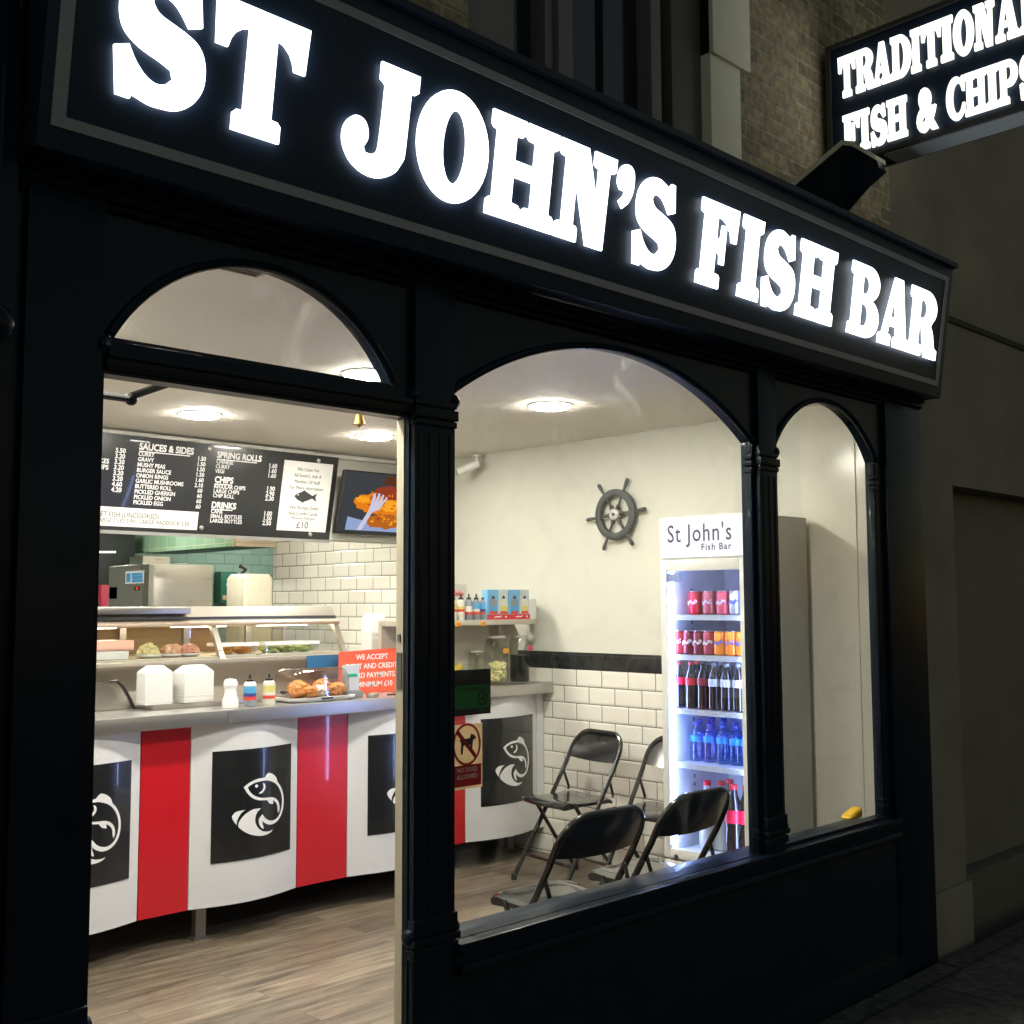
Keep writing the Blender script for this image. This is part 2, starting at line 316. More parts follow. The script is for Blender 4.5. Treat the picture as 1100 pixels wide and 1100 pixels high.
G['L'] = (.78, [[(0, 0), (.76, 0), (.78, .42), (.68, .42), (.64, .30), (.58, .22), (.48, .17), (.335, .16), (.335, .83), (.42, .835), (.45, .865), (.45, 1), (0, 1), (0, .865), (.03, .835), (.08, .83), (.08, .17), (.03, .165), (0, .135)]])
G['C'] = (.82, [arc(.44, .5, .44, .515, 62, 300, 26)[0:] + [(.80, .17), (.82, .36), (.73, .36), (.66, .22), (.58, .15)] + arc(.50, .5, .22, .36, 280, 80, 18) + [(.60, .84), (.67, .76), (.72, .64), (.81, .64), (.79, 1.0), (.71, 1.0), (.68, .94)]])
G['S'] = (.765, [smoothloop([(.664, .987), (.705, .682), (.592, .64), (.536, .711), (.459, .782), (.37, .812), (.307, .797), (.282, .75), (.296, .708), (.358, .656), (.53, .607), (.669, .548), (.741, .45), (.762, .316), (.743, .197), (.668, .078), (.55, .001), (.428, -.02), (.301, -.02), (.17, .013), (.157, -.021), (.042, -.02), (0, .327), (.116, .369), (.164, .286), (.249, .193), (.346, .147), (.433, .165), (.49, .223), (.469, .286), (.373, .322), (.223, .366), (.107, .429), (.042, .513), (.019, .641), (.037, .778), (.098, .882), (.187, .954), (.289, .985), (.398, .986), (.514, .948), (.56, .937), (.597, .988)], 2)])
G['J'] = (.79, [smoothloop([(.349, 1.0), (.786, 1.0), (.785, .85), (.755, .825), (.702, .82), (.69, .302), (.655, .177), (.587, .077), (.481, .014), (.362, -.015), (.216, .005), (.091, .075), (.017, .183), (0, .281), (.024, .372), (.097, .45), (.177, .461), (.241, .423), (.272, .34), (.263, .271), (.231, .215), (.253, .173), (.31, .174), (.366, .205), (.392, .276), (.405, .569), (.409, .81), (.387, .83), (.349, .85)], 2)])
G['N'] = (.89, [[(.0, 1.0), (.43, 1.0), (.61, .50), (.61, .835), (.57, .84), (.53, .865), (.53, 1.0), (.89, 1.0), (.89, .865), (.86, .84), (.79, .83), (.77, 0), (.50, 0), (.275, .62), (.275, .165), (.32, .16), (.345, .13), (.345, 0), (0, 0), (0, .13), (.03, .16), (.10, .17), (.10, .83), (.03, .84), (0, .865)]])
G["'"] = (.27, [smoothloop([(.094, .99), (.179, .997), (.248, .95), (.27, .846), (.256, .71), (.189, .584), (.107, .516), (.036, .585), (.11, .656), (.126, .71), (.044, .711), (.002, .766), (0, .873), (.042, .956)], 2)])
GV = {}
def glyph(ch, depth):
    if (ch, depth) not in GV: GV[(ch, depth)] = fill2d(G[ch][1], depth)
    return G[ch][0], GV[(ch, depth)]

# ================================================================== SETTING
def slab(name, m, x0, x1, y0, y1, z0, z1): return struct(box(name, m, None, x0, x1, y0, y1, z0, z1))
slab('pavement', PAVE, -40, 60, -40, 2.36, -.35, -.10)
b = MB(); b.box(.2, 5.09, 2.455, 7.88, -.2, 0); b.box(.2, 6.3, 7.8801, 9.8, -.2, 0); struct(b.build('shop_floor', PLANK))
b = MB(); b.box(.2, 5.09, 2.47, 7.88, 2.49, 2.54); b.box(.2, 6.3, 7.8801, 9.8, 2.49, 2.54); struct(b.build('ceiling', CEIL))
# inside walls
b = MB(); b.box(5.0, 5.1, 2.45, 6.05, 1.215, 2.489); sw = struct(b.build('side_wall', CREAM))
dado = box('wall_tiles', TILE, sw, 5.0, 5.1, 3.05, 6.05, .001, 1.1135)
box('border_tiles', BORDER, sw, 4.997, 5.1, 3.05, 6.05, 1.1135, 1.215, .001)
b = MB(); b.box(4.972, 5.1, 2.4505, 3.0, .001, 2.4885)
b.build('gloss_panelling', GLOSSW, sw)
b = MB(); b.box(4.966, 4.972, 2.60, 2.605, .1, 2.45); b.box(4.966, 4.972, 2.70, 2.706, .1, 2.45); b.build('panel_bead', GLOSSW, sw)
box('wall_tiles', TILE, sw, 5.001, 5.1, 6.051, 7.9, .001, 2.489)
lw = slab('left_wall', mat('white side paint', (.9, .88, .82), .6, var=.02), .1, .2, 2.45, 9.8, -.1, 2.49)
slab('back_wall', TEAL, .2, 6.3, 9.72, 9.8, .001, 2.489)
slab('kitchen_side_wall', TEAL, 6.2, 6.3, 7.9, 9.72, .001, 2.489)
slab('kitchen_nib_wall', TEAL, 5.1, 6.3, 7.85, 7.9, .001, 2.489)
bh = slab('bulkhead', CREAM, .2, 5.0, 6.05, 6.20, 1.925, 2.4895)
b = MB(); b.box(.2, 5.0, 6.03, 6.05, 2.465, 2.4895); b.build('coving', CEIL, bh)
b = MB(); b.box(.2, 4.965, 2.467, 2.57, 2.470, 2.4898); struct(b.build('ceiling_margin', CEIL))

# ================================================================== SHOP BUILDING
shop = thing('shop_building', 'black painted shopfront with three arched openings, brick and dark windows above', 'building')
YF, YB = 2.40, 2.45
def seg_arch(x0, x1, zs, zt, n=28):
    hw = (x1-x0)/2; c = (x0+x1)/2; h = zt-zs; rr = (hw*hw+h*h)/(2*h); zc = zt-rr
    a = math.asin(hw/rr); return [(c+rr*math.sin(a-2*a*i/n), zc+rr*math.cos(a-2*a*i/n)) for i in range(n+1)]
loops = [[(.30, -.34), (5.02, -.34), (5.02, 2.60), (.30, 2.60)],
         [(1.075, -.02), (1.948, -.02), (1.948, 2.018), (1.075, 2.018)],
         [(1.085, 2.103)] + [(1.892, 2.103)] + seg_arch(1.085, 1.892, 2.108, 2.347),
         [(2.108, .575), (3.632, .575)] + seg_arch(2.108, 3.632, 2.118, 2.352),
         [(3.778, .585), (4.598, .585)] + seg_arch(3.778, 4.598, 2.125, 2.345)]
V, Fc = fill2d(loops, YB-YF)
vfobj('shopfront_frame', (V, Fc), lambda x, y, d: (x, YF+d, y), BLACK, shop)
# raised arch beads
def bead(pts, r=.012):
    b = MB(); b.tube([(p[0], YF-.004, p[1]) for p in pts], r, 8); b.build('arch_bead', BLACK, shop)
bead(seg_arch(1.085, 1.892, 2.108, 2.347)); bead(seg_arch(2.108, 3.632, 2.118, 2.352, 36)); bead(seg_arch(3.778, 4.598, 2.125, 2.345))
# panes
def glasspane(loop, name='window_pane'):
    vfobj(name, fill2d([loop], .006), lambda x, y, d: (x, 2.432+d, y), GLASS, shop)
glasspane([(2.10, .57), (3.64, .57)] + seg_arch(2.10, 3.64, 2.12, 2.36)); glasspane([(3.77, .58), (4.605, .58)] + seg_arch(3.77, 4.605, 2.126, 2.352)); glasspane([(1.08, 2.098), (1.9, 2.098)] + seg_arch(1.08, 1.9, 2.11, 2.354), 'transom_pane')
# pillars with reeds, capitals, bosses
def pillar(x0, x1, z0=-.30, z1=2.44, reeds=4, lower=True, zc=2.03, zb=.60, side=(1, 1), cap=True):
    p = box('pillar', BLACK, shop, x0, x1, 2.378, 2.3995, z0, z1, .004)
    b = MB(); n = reeds
    for i in range(n):
        x = x0+(x1-x0)*(i+.5)/n; b.tube([(x, 2.381, zb+.09), (x, 2.381, zc-.04)], .0075, 8)
    if n: b.build('reeding', BLACK, p)
    else: b.b.free()
    b = MB()
    for z, h, e in ((zc-.02, .018, .006), (zc, .03, .011), (zc+.035, .018, .006)): b.box(x0-e*.4, x1+e*.4, 2.378-e, 2.398, z, z+h)
    if cap: b.build('capital', BLACK, p, .003)
    else: b.b.free()
    if lower:
        b = MB()
        for z, h, e in ((zb-.03, .03, .010), (zb+.005, .02, .016), (zb+.03, .045, .008)): b.box(x0-e*.5, x1+e*.5, 2.378-e, 2.398, z, z+h)
        b.build('base_moulding', BLACK, p, .003)
    for zz in (zc+.06, zb+.03):
        for sx, xx in ((-1, x0), (1, x1)):
            if not side[0 if sx < 0 else 1]: continue
            b = MB(); b.lathe([(.010, 0), (.021, .006), (.023, .017), (.017, .028), (.005, .033)], (0, 0, 0), 14, 'x')
            for v in b.b.verts: v.co = Vector((xx+sx*(v.co.x-.012), 2.392+v.co.y, zz+v.co.z))
            b.build('boss', BLACK, p)
    return p
pillar(1.952, 2.100, side=(1, 1), zc=2.02, zb=.585)
pillar(3.648, 3.772, z0=.50, reeds=3, side=(0, 1), zc=2.03, zb=.63)
pillar(4.66, 5.0, reeds=0, side=(0, 0), zc=2.05, zb=.62, cap=False, lower=False)
pillar(.89, 1.06, reeds=0, side=(0, 1), zc=2.02, zb=.585, cap=False)
# slender colonnettes standing in the window jambs
for x, top in ((3.637, 2.06), (4.594, 2.055)):
    b = MB(); s = .0125
    b.box(x-s, x+s, 2.402, 2.430, .576, top-.04)
    for z, e in ((.62, .010), (.645, .006), (top-.06, .008), (top-.035, .012), (top-.01, .006)): b.box(x-s-e, x+s+e, 2.400-e*.6, 2.431, z, z+.018)
    b.box(x-s*.7, x+s*.7, 2.404, 2.429, top-.01, top+.06)
    b.build('colonnette', BLACK, shop, .003)
# sills, stall riser panels and mouldings
b = MB(); b.box(2.10, 4.66, 2.352, 2.3995, .545, .574); b.box(2.108, 3.632, 2.3995, 2.430, .560, .5745); b.box(3.78, 4.598, 2.3995, 2.430, .570, .5845); b.build('window_sill', BLACK, shop, .004)
b = MB(); b.tube([(2.11, 2.372, .498), (4.66, 2.372, .498)], .016, 10); b.box(2.10, 4.66, 2.374, 2.3995, .498, .545); b.build('sill_moulding', BLACK, shop)
sr = box('stall_riser', BLACK, shop, 2.10, 4.66, 2.384, 2.3995, -.30, .48, .003)
box('plinth', BLACK, shop, 2.10, 4.66, 2.366, 2.3995, -.30, -.005, .004)
# transom rail mouldings
b = MB(); b.box(1.075, 1.948, 2.386, 2.3995, 2.028, 2.092); b.box(1.075, 1.948, 2.376, 2.3995, 2.052, 2.070); b.build('transom_rail', BLACK, shop, .003)
# cornice under the sign
b = MB()
for y, z, r in ((2.392, 2.395, .010), (2.380, 2.418, .015), (2.362, 2.440, .012)): b.tube([(.86, y, z), (5.0, y, z)], r, 10)
b.box(.86, 5.0, 2.36, 2.3995, 2.44, 2.62); b.build('cornice', BLACK, shop)
# timber door lining on the latch side, with strike plate
dl = box('door_frame', mat('pale door lining', (.52, .46, .34), .5, var=.1), shop, 1.9485, 1.972, 2.4505, 2.454, .001, 2.03, .002)
b = MB(); b.box(1.9455, 1.9485, 2.419, 2.449, .001, 2.017); b.build('door_stop', mat('pale door lining', ()), shop)
b = MB(); b.box(1.943, 1.9455, 2.422, 2.444, 1.27, 1.37); b.box(1.943, 1.9455, 2.428, 2.440, 1.40, 1.42); b.build('strike_plate', DSTEEL, shop)
box('doorstep', mat('worn doorstep', (.10, .095, .09), .7, bump=.3), shop, 1.08, 1.946, 2.30, 2.4545, -.12, -.004, .006)
# the door folded back inside, with its overhead closer
d = box('door', BLACK, shop, 1.03, 1.072, 2.50, 3.33, .012, .35, .003)
b = MB(); b.box(1.03, 1.072, 2.50, 2.60, .3505, 2.0); b.box(1.03, 1.072, 3.23, 3.33, .3505, 2.0); b.box(1.03, 1.072, 2.6005, 3.2295, 1.9, 2.0); b.build('door_stile', BLACK, d, .003)
box('door_pane', GLASS, d, 1.048, 1.054, 2.60, 3.23, .35, 1.90)
b = MB(); b.tube([(1.085, 3.28, .9), (1.12, 3.28, .92), (1.12, 3.28, 1.2), (1.085, 3.28, 1.22)], .012); b.build('door_handle', STEEL, d)
p0, p1, p2 = at_y(105, 424, 2.62), at_y(141, 429, 2.66), at_y(184, 411, 2.56)
b = MB(); b.tube([p0, p1], .009, 8); b.tube([p1+Vector((0, 0, .008)), p2], .010, 8); b.sphere(p1, .016); b.build('door_closer', BLPL, shop)
# upper storey
YU = 2.50
b = MB(); b.box(.3, 2.26, YU, YU+.25, 2.5, 9); b.box(3.735, 5.02, YU, YU+.25, 2.5, 9); b.box(2.26, 3.735, YU, YU+.25, 4.9, 9); uw = b.build('upper_wall', BRICK, shop)
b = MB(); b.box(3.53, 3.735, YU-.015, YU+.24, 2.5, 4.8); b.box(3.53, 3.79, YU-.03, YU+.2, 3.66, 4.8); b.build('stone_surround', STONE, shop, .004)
b = MB(); b.box(2.262, 2.45, YU+.02, YU+.2, 2.5, 4.8); b.build('stone_surround', mat('grey stone', (.17, .17, .165), .8, var=.2, bump=.3, scale=10), shop, .004)  # grey surround, darker than the cream one
b = MB(); b.box(3.34, 3.5295, YU+.03, YU+.2, 2.5, 4.8); b.build('window_pier', mat('brown painted timber', (.075, .068, .06), .6, var=.2), shop, .004)
uf = MB(); 
for x0, x1, y in ((2.4505, 2.50, .04), (2.66, 2.70, .05), (2.705, 2.735, .03), (2.74, 2.80, .05), (3.24, 3.30, .05)): uf.box(x0, x1, YU+y, YU+.2, 2.5, 4.8)
uwf = uf.build('upper_window', GREYW, shop, .003)
b = MB(); b.box(2.50, 2.66, YU+.12, YU+.13, 2.5, 4.8); b.box(2.80, 3.24, YU+.12, YU+.13, 2.5, 4.8); b.build('window_pane', mat('dark upper glass', (.012, .015, .022), .12, spec=.6), uwf)
b = MB(); b.box(3.30, 3.3395, YU+.08, YU+.2, 2.5, 4.8); b.box(2.80, 2.84, YU+.10, YU+.119, 2.5, 4.8); b.box(3.02, 3.035, YU+.10, YU+.119, 2.5, 4.8); b.build('sash_bar', DARKW, uwf)
box('lead_flashing', mat('lead', (.05, .052, .06), .6), shop, .84, 5.0, 2.25, 2.51, 3.045, 3.06)

b = MB(); b.box(.3, 4.96, 2.4515, 2.466, 2.37, 2.4685); b.box(.3, 1.02, 2.4515, 2.466, .001, 2.369); b.build('bounce_lining', CREAM, shop)  # unseen pale boards added behind the frame to bounce light inside
# ------------------------------------------------------------------ fascia sign (leans out over the pavement)
KT = .14
fs = thing('fascia_sign', "long black fascia board reading ST JOHN'S FISH BAR in glowing white letters", 'shop sign')
def tilt(z): return 2.27-KT*(z-2.49)
def onsign(x0, z0): return lambda x, y, d: (x0+x, tilt(z0+y)-d, z0+y)
b = MB(); b.prism([(.862, 2.444), (5.0, 2.444), (5.0, 3.037), (.862, 3.037)], lambda x, z: (x, tilt(z), z), lambda x, z: (x, 2.36, z)); b.build('board', BOARD, fs, .003)
fr = [[(.887, 2.492), (4.957, 2.492), (4.957, 2.990), (.887, 2.990)], [(.917, 2.516), (4.932, 2.516), (4.932, 2.968), (.917, 2.968)]]
vfobj('border', fill2d(fr, .004), onsign(0, 0), SILVER, fs)
b = MB(); b.prism([(.83, 3.0375), (5.008, 3.0375), (5.008, 3.058), (.83, 3.058)], lambda x, z: (x, tilt(z)-.02, z), lambda x, z: (x, 2.40, z)); b.build('capping', BOARD, fs)
LT = [('S', 1.0, 1.215), ('T', 1.227, 1.478), ('J', 1.593, 1.822), ('O', 1.827, 2.083), ('H', 2.087, 2.359), ('N', 2.366, 2.620), ("'", 2.631, 2.709), ('S', 2.724, 2.945), ('F', 3.070, 3.290), ('I', 3.314, 3.450), ('S', 3.462, 3.682), ('H', 3.701, 3.968), ('B', 4.090, 4.335), ('A', 4.343, 4.612), ('R', 4.602, 4.880)]
for ch, x0, x1 in LT:
    wd, (V, Fc) = glyph(ch, .022); sx = (x1-x0)/wd; sz = .288
    V2 = [(x*sx, y*sz, d*.3+.009) for x, y, d in V]
    vfobj('letter', (V2, Fc), onsign(x0, 2.597), LETTER, fs)

# ------------------------------------------------------------------ projecting sign
XB = 4.40
ps = thing('projecting_sign', 'lit double sided sign reading TRADITIONAL FISH & CHIPS sticking out from the wall', 'hanging sign')
TH = .15; y1 = 2.475; y0 = 1.36; zt, zb = 3.985, 3.425
b = MB(); b.box(XB+.004, XB+TH-.004, y0+.01, y1-.01, zb+.005, zt-.005); b.build('board', BOARD, ps)
b = MB()
for xx in (XB-.008, XB+TH-.012):
    b.box(xx, xx+.02, y0, y1, zt-.02, zt); b.box(xx, xx+.02, y0, y1, zb, zb+.02); b.box(xx, xx+.02, y0, y0+.02, zb+.0202, zt-.0202); b.box(xx, xx+.02, y1-.022, y1, zb+.0202, zt-.0202)
b.build('edge_frame', mat('dull sign frame', (.06, .06, .06), .5), ps)
box('underside_panel', mat('sign underside', (.62, .68, .74), .4, 0), ps, XB+.0125, XB+TH-.0125, y0+.02, 2.22, zb-.006, zb+.004)
L1 = [('T', 62, 157), ('R', 160, 268), ('A', 258, 357), ('D', 360, 474), ('I', 473, 530), ('T', 534, 645), ('I', 642, 715), ('O', 716, 832), ('N', 834, 952), ('A', 955, 1092)]
L2 = [('F', 80, 172), ('I', 174, 228), ('S', 236, 325), ('H', 328, 440), ('&', 497, 613), ('C', 664, 768), ('H', 770, 888), ('I', 891, 957), ('P', 960, 1070), ('S', 1080, 1190)]
G['&'] = None
def blade_row(row, z0, h, extra=None):
    for ch, a, c in row:
        ya = at_x(890+a/5.238, 80, XB).y; yc = at_x(890+c/5.238, 80, XB).y
        if ch == '&':
            V, Fc = textvf('&', 1, .03, bold=.045); xs = [v[0] for v in V]; mn, mxx = min(xs), max(xs); V = [(x-mn, y, d) for x, y, d in V]; wd = mxx-mn
        else: wd, (V, Fc) = glyph(ch, .022)
        sx = (ya-yc)/wd
        V2 = [(x*sx, y*h, d*.5+.004) for x, y, d in V]
        vfobj('letter', (V2, Fc), face_left(ya, z0, XB), LETTER2, ps)
        # far face of the same box, mirrored so that it reads from the other side
        vfobj('letter', (V2, Fc), lambda x, y, d, yy=y0+(y1-ya): (XB+TH+d, yy+x, z0+y), LETTER2, ps)
blade_row(L1 + [('L', 1098, 1200)], 3.722, .188)
blade_row(L2, 3.462, .178)
pr = [(846, 204), (905, 154), (915, 155), (941, 170), (945, 181), (926, 198), (905, 222), (893, 240), (870, 262), (846, 250)]
XC = 4.06
pp = [at_x(x, y, XC) for x, y in pr]; pp = [(min(p.y, 2.5), p.z) for p in pp]
b = MB(); b.prism(pp, lambda y, z: (XC, y, z), lambda y, z: (XC+.06, y, z)); b.build('bracket', BLACK, ps, .004)
b = MB(); b.prism(pp[0:4]+[(y-.004, z-.022) for y, z in pp[0:4]][::-1], lambda y, z: (XC-.008, y, z+.012), lambda y, z: (XC+.075, y, z+.012)); b.build('bracket_lit_edge', STONE, ps)  # pale strip added for the lit top edge, its light put into the colour

# ------------------------------------------------------------------ neighbours, pipe
nb = thing('neighbouring_building', 'dim rendered building with a recessed shutter right of the shopfront', 'building')
box('rendered_wall', RENDER, nb, 5.022, 14, 2.50, 2.9, 2.10, 9)
box('string_course', mat('dark cracked mortar', (.05, .046, .035), .9, bump=.4), nb, 5.022, 14, 2.489, 2.4995, 2.955, 2.985)
box('corner_pier', RENDER, nb, 5.022, 5.43, 2.425, 2.9, -.3, 2.0995, .006)
box('pier_base', RENDER, nb, 5.022, 5.445, 2.405, 2.4245, -.3, .17, .005)
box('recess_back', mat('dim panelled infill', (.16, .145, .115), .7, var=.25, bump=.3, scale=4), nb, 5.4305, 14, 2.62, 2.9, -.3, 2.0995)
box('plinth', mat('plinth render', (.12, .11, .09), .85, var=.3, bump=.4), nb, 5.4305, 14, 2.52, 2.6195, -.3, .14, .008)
lb = thing('corner_pilaster', 'dark fluted pilaster with a rounded boss at the left edge', 'pilaster')
b = MB(); b.box(-.6, .855, 2.34, 2.46, -.3, 4.5); b.build('shaft', BLACK, lb, .006)
b = MB(); q = at_y(9, 348, 2.32); b.tube([(q.x-.02, 2.335, 0), (q.x-.02, 2.335, 2.62)], .010, 8); b.tube([(q.x+.01, 2.335, 2.75), (q.x+.05, 2.335, 4)], .006, 8); b.build('bead', BLACK, lb)
b = MB(); b.sphere((q.x-.03, 2.325, q.z), .045, (1, .6, 1)); b.build('boss', BLACK, lb)
# ================================================================== CEILING LIGHTS
DIFF = glow('lamp diffuser', (1, .965, .85), LAMP)
TRIM = mat('lamp trim', (.8, .79, .76), .4)
def lamp_parts(t):
    b = MB(); b.lathe([(.113, 0), (.113, -.004), (.104, -.007), (.100, -.004), (.100, 0)], (0, 0, 0), 40, cap=False); b.build('trim', TRIM, t)
    b = MB(); b.lathe([(.0995, -.001), (.0995, -.007), (.097, -.012), (.088, -.0155), (.05, -.017), (.001, -.0175)], (0, 0, 0), 40); b.build('diffuser', DIFF, t)
GX = (1.735, 2.857, 3.982); LG = 'round ceiling downlights'
spots = [(2.857, 5.23, 'round ceiling lamp above the menu board at the left of the doorway'), (3.980, 5.22, 'round ceiling lamp just above the menu screen'), (2.868, 3.815, 'round ceiling lamp half hidden behind the door transom arch'), (3.992, 3.808, 'round ceiling lamp seen through the wide arched window'),
         (1.5, 5.23, 'round ceiling lamp hidden left of the doorway'), (1.5, 3.81, 'round ceiling lamp hidden left of the doorway'), (2.857, 2.72, 'round ceiling lamp hidden above the shopfront arches'), (1.45, 2.72, 'round ceiling lamp hidden above the shopfront arches'), (2.2, 7.0, 'round ceiling lamp hidden in the kitchen'), (4.0, 6.75, 'round ceiling lamp hidden in the kitchen'), (3.9, 8.6, 'round ceiling lamp hidden in the kitchen'), (5.6, 8.8, 'round ceiling lamp hidden in the kitchen')]  # unseen kitchen lamps, more of them added to brighten the kitchen
proto = None
for x, y, lab in spots:
    if proto is None:
        t = proto = thing('ceiling_light', lab, 'ceiling light', (x, y, 2.4895), LG); lamp_parts(t)
    else:
        t = proto.copy(); COL.objects.link(t); t.location = (x, y, 2.4895); t['label'] = lab
        for ch in list(proto.children): c = ch.copy(); COL.objects.link(c); c.parent = t

q = at_z(262, 291, 2.4695)
t = thing('ceiling_vent', 'small dark square vent in the ceiling behind the door arch', 'vent', (q.x, q.y, 2.4895))
b = MB(); b.box(-.085, .085, -.07, .07, -.008, 0); b.build('frame', mat('grubby vent', (.40, .33, .24), .6, var=.5, scale=30), t)
for k in range(6): b = MB(); b.box(-.07, .07, -.056+k*.02, -.046+k*.02, -.012, -.0085); b.build('slat', mat('vent slat', (.07, .055, .04), .6, var=.4, scale=40), t)
# ================================================================== MENU BOARD
YM = 5.945; KM = .19; MZ = 2.455
def ym(z): return YM+KM*(MZ-z)
def at_m(x, y):
    d = ray(x, y); t = (YM+KM*(MZ-EYE))/(d.y+KM*d.z); return Vector((0, 0, EYE))+d*t
def face_m(x0, z0, off=0): return lambda x, y, d: (x0+x, ym(z0+y)-off-d, z0+y)
def mslab(name, m, parent, x0, x1, z0, z1, o0, o1, bevel=0):
    b = MB(); b.prism([(x0, z0), (x1, z0), (x1, z1), (x0, z1)], lambda x, z: (x, ym(z)-o0, z), lambda x, z: (x, ym(z)-o1, z)); return b.build(name, m, parent, bevel)
mb = thing('menu_board', 'wide black menu board with white price lists above the counter', 'menu board')
mz0, mz1 = 1.925, 2.455
mslab('panel', mat('menu black', (.018, .019, .021), .3, coat=.2, var=.02, rvar=0), mb, 1.2, 4.245, mz0, mz1, 0, -.006, .001)
mslab('rail', mat('dull rail', (.35, .35, .33), .5, .4), mb, 1.2, 4.245, mz0-.02, mz0-.001, .004, -.006)
ink = mat('menu white print', (.80, .80, .80), .5, var=0)
def mtext(name, lines, x, y, h, dy, align='LEFT', bold=.02, xs=1.0, parent=None, m=None, off=.0005):
    """lines set at photo point (x, y) on the board plane, cap height h px, line step dy px"""
    p = at_m(x, y); q = at_m(x, y+dy); hh = p.z-at_m(x, y+h).z; st = p.z-q.z
    b = MB()
    for i, s in enumerate(lines):
        if not s: continue
        b.raw(textvf(s, hh, .0008, align, xs, bold), face_m(p.x, p.z-hh-st*i, off))
    return b.build(name, m or ink, parent or mb, smooth=False)
def underline(x0, y0, x1, y1):
    p, q = at_m(x0, y0), at_m(x1, y1); mslab('heading_rule', ink, mb, p.x, q.x, p.z-.006, p.z, .002, .0005)
mtext('heading', ['SAUCES & SIDES'], 150, 475.5, 7.2, 8, xs=.90, bold=.05); underline(149.5, 484, 204, 490)
mtext('item_list', ['CURRY', 'GRAVY', 'MUSHY PEAS', 'BURGER SAUCE', 'ONION RINGS', 'GARLIC MUSHROOMS', 'BUTTERED ROLL', 'PICKLED GHERKIN', 'PICKLED ONION', 'PICKLED EGG'], 149, 485, 4.4, 5.86, xs=.92, bold=.03)
mtext('price_list', ['1.50', '1.50', '1.50', '1.50', '1.60', '2.10', '60', '60', '60', '60'], 221.5, 491, 4.4, 5.75, 'RIGHT', xs=.95, bold=.03)
mtext('heading', ['SPRING ROLLS'], 233.5, 484.8, 6.6, 8, xs=.92, bold=.05); underline(233, 492.6, 276, 496.6)
mtext('item_list', ['CHINESE', 'CURRY', 'VEGI'], 232.5, 493.5, 4.1, 5.1, xs=.92, bold=.03)
mtext('price_list', ['1.60', '1.60', '1.60'], 298, 498.5, 4.6, 5.3, 'RIGHT', xs=.95, bold=.03)
mtext('heading', ['CHIPS'], 231, 511.5, 6.6, 8, xs=.92, bold=.05); underline(230.5, 519.2, 249, 521)
mtext('item_list', ['REGULAR CHIPS', 'LARGE CHIPS', 'CHIP ROLL'], 230, 520, 4.1, 5, xs=.92, bold=.03)
mtext('price_list', ['1.90', '2.90', '2.30'], 295.5, 523, 4.6, 5.3, 'RIGHT', xs=.95, bold=.03)
mtext('heading', ['DRINKS'], 227.5, 538.8, 6.6, 8, xs=.92, bold=.05); underline(227, 546.4, 249.5, 548.2)
mtext('item_list', ['CANS', 'SMALL BOTTLES', 'LARGE BOTTLES'], 226.8, 547, 4.1, 5, xs=.92, bold=.03)
mtext('price_list', ['1.00', '1.50', '2.50'], 292.5, 549.5, 4.6, 5.2, 'RIGHT', xs=.95, bold=.03)
mtext('price_list', ['5.50', '3.20', '3.20', '3.20', '3.20', '3.20', '4.60', '4.20'], 135.3, 482, 5, 6.05, 'RIGHT', xs=.95, bold=.03)
mtext('item_list', ['FISH CAKES', '2 FISH AND CHIPS'], 117.5, 493, 5, 6.6, 'RIGHT', xs=.95, bold=.03)
def quad_panel(name, x0, y0, x1, y1, m, parent, Y, th=.004):
    p, q = at_y(x0, y0, Y), at_y(x1, y1, Y); return box(name, m, parent, p.x, q.x, Y-th, Y-.0003, min(p.z, q.z), max(p.z, q.z))
PAPER = mat('white card', (.74, .73, .70), .6, var=.02)
DINK = mat('dark grey print', (.03, .03, .03), .6, var=0)
oA, oB = at_m(60, 538), at_m(211, 569.5)
offer = mslab('offer_strip', PAPER, mb, oA.x, oB.x, oB.z, at_m(211, 550).z, .004, .0006)
mtext('lettering', ['WET FISH (UNCOOKED)'], 171, 552.5, 5.4, 6, 'RIGHT', bold=.0, parent=offer, m=DINK, off=.0042, xs=.86)
mtext('lettering', ['LARGE COD 5.90 - LARGE HADDOCK 5.50'], 203, 561, 4.2, 6, 'RIGHT', bold=.0, parent=offer, m=DINK, off=.0042, xs=.92)
for x, y in ((225, 482), (216, 567), (342, 495), (333, 574)):
    q = at_m(x, y); b = MB(); b.lathe([(.013, 0), (.013, .006), (.008, .009), (.001, .009)], (0, 0, 0), 14, 'y')
    for v in b.b.verts: v.co = Vector((q.x+v.co.x, q.y-.0003-v.co.y, q.z+v.co.z))
    b.build('fixing_screw', STEEL, mb)
pTL, pBR = at_m(305.5, 494), at_m(349, 572)
notice = mslab('notice', PAPER, mb, pTL.x, pBR.x, pBR.z, pTL.z, .005, .0006)
ncx = (pTL.x+pBR.x)/2
def ntext(lines, zfrac, h, step, xs=1.0):
    b = MB(); H = pTL.z-pBR.z
    for i, s in enumerate(lines): b.raw(textvf(s, h, .0008, 'CENTER', xs), face_m(ncx, pTL.z-H*zfrac-h-step*i, .0052))
    b.build('lettering', DINK, notice, smooth=False)
ntext(['We Cater For', "All Event's. Ask A", 'Member Of Staff', 'For More Information'], .085, .021, .0385, .95)
ntext(['We Accept Debit', 'And Credit Cards.'], .635, .021, .037, 1.0)
ntext(['Minimum Payment'], .795, .0145, .03, 1.15); ntext(['£10'], .86, .042, .05)
fish = [(0, .5)] + [(.12, .72), (.3, .9), (.42, 1.08), (.5, .96), (.66, .78), (.8, .62), (1.0, .88), (.94, .5), (1.0, .1), (.8, .38), (.62, .18), (.46, .05), (.40, -.06), (.3, .06), (.14, .2)]
hz = pTL.z-(pTL.z-pBR.z)*.58
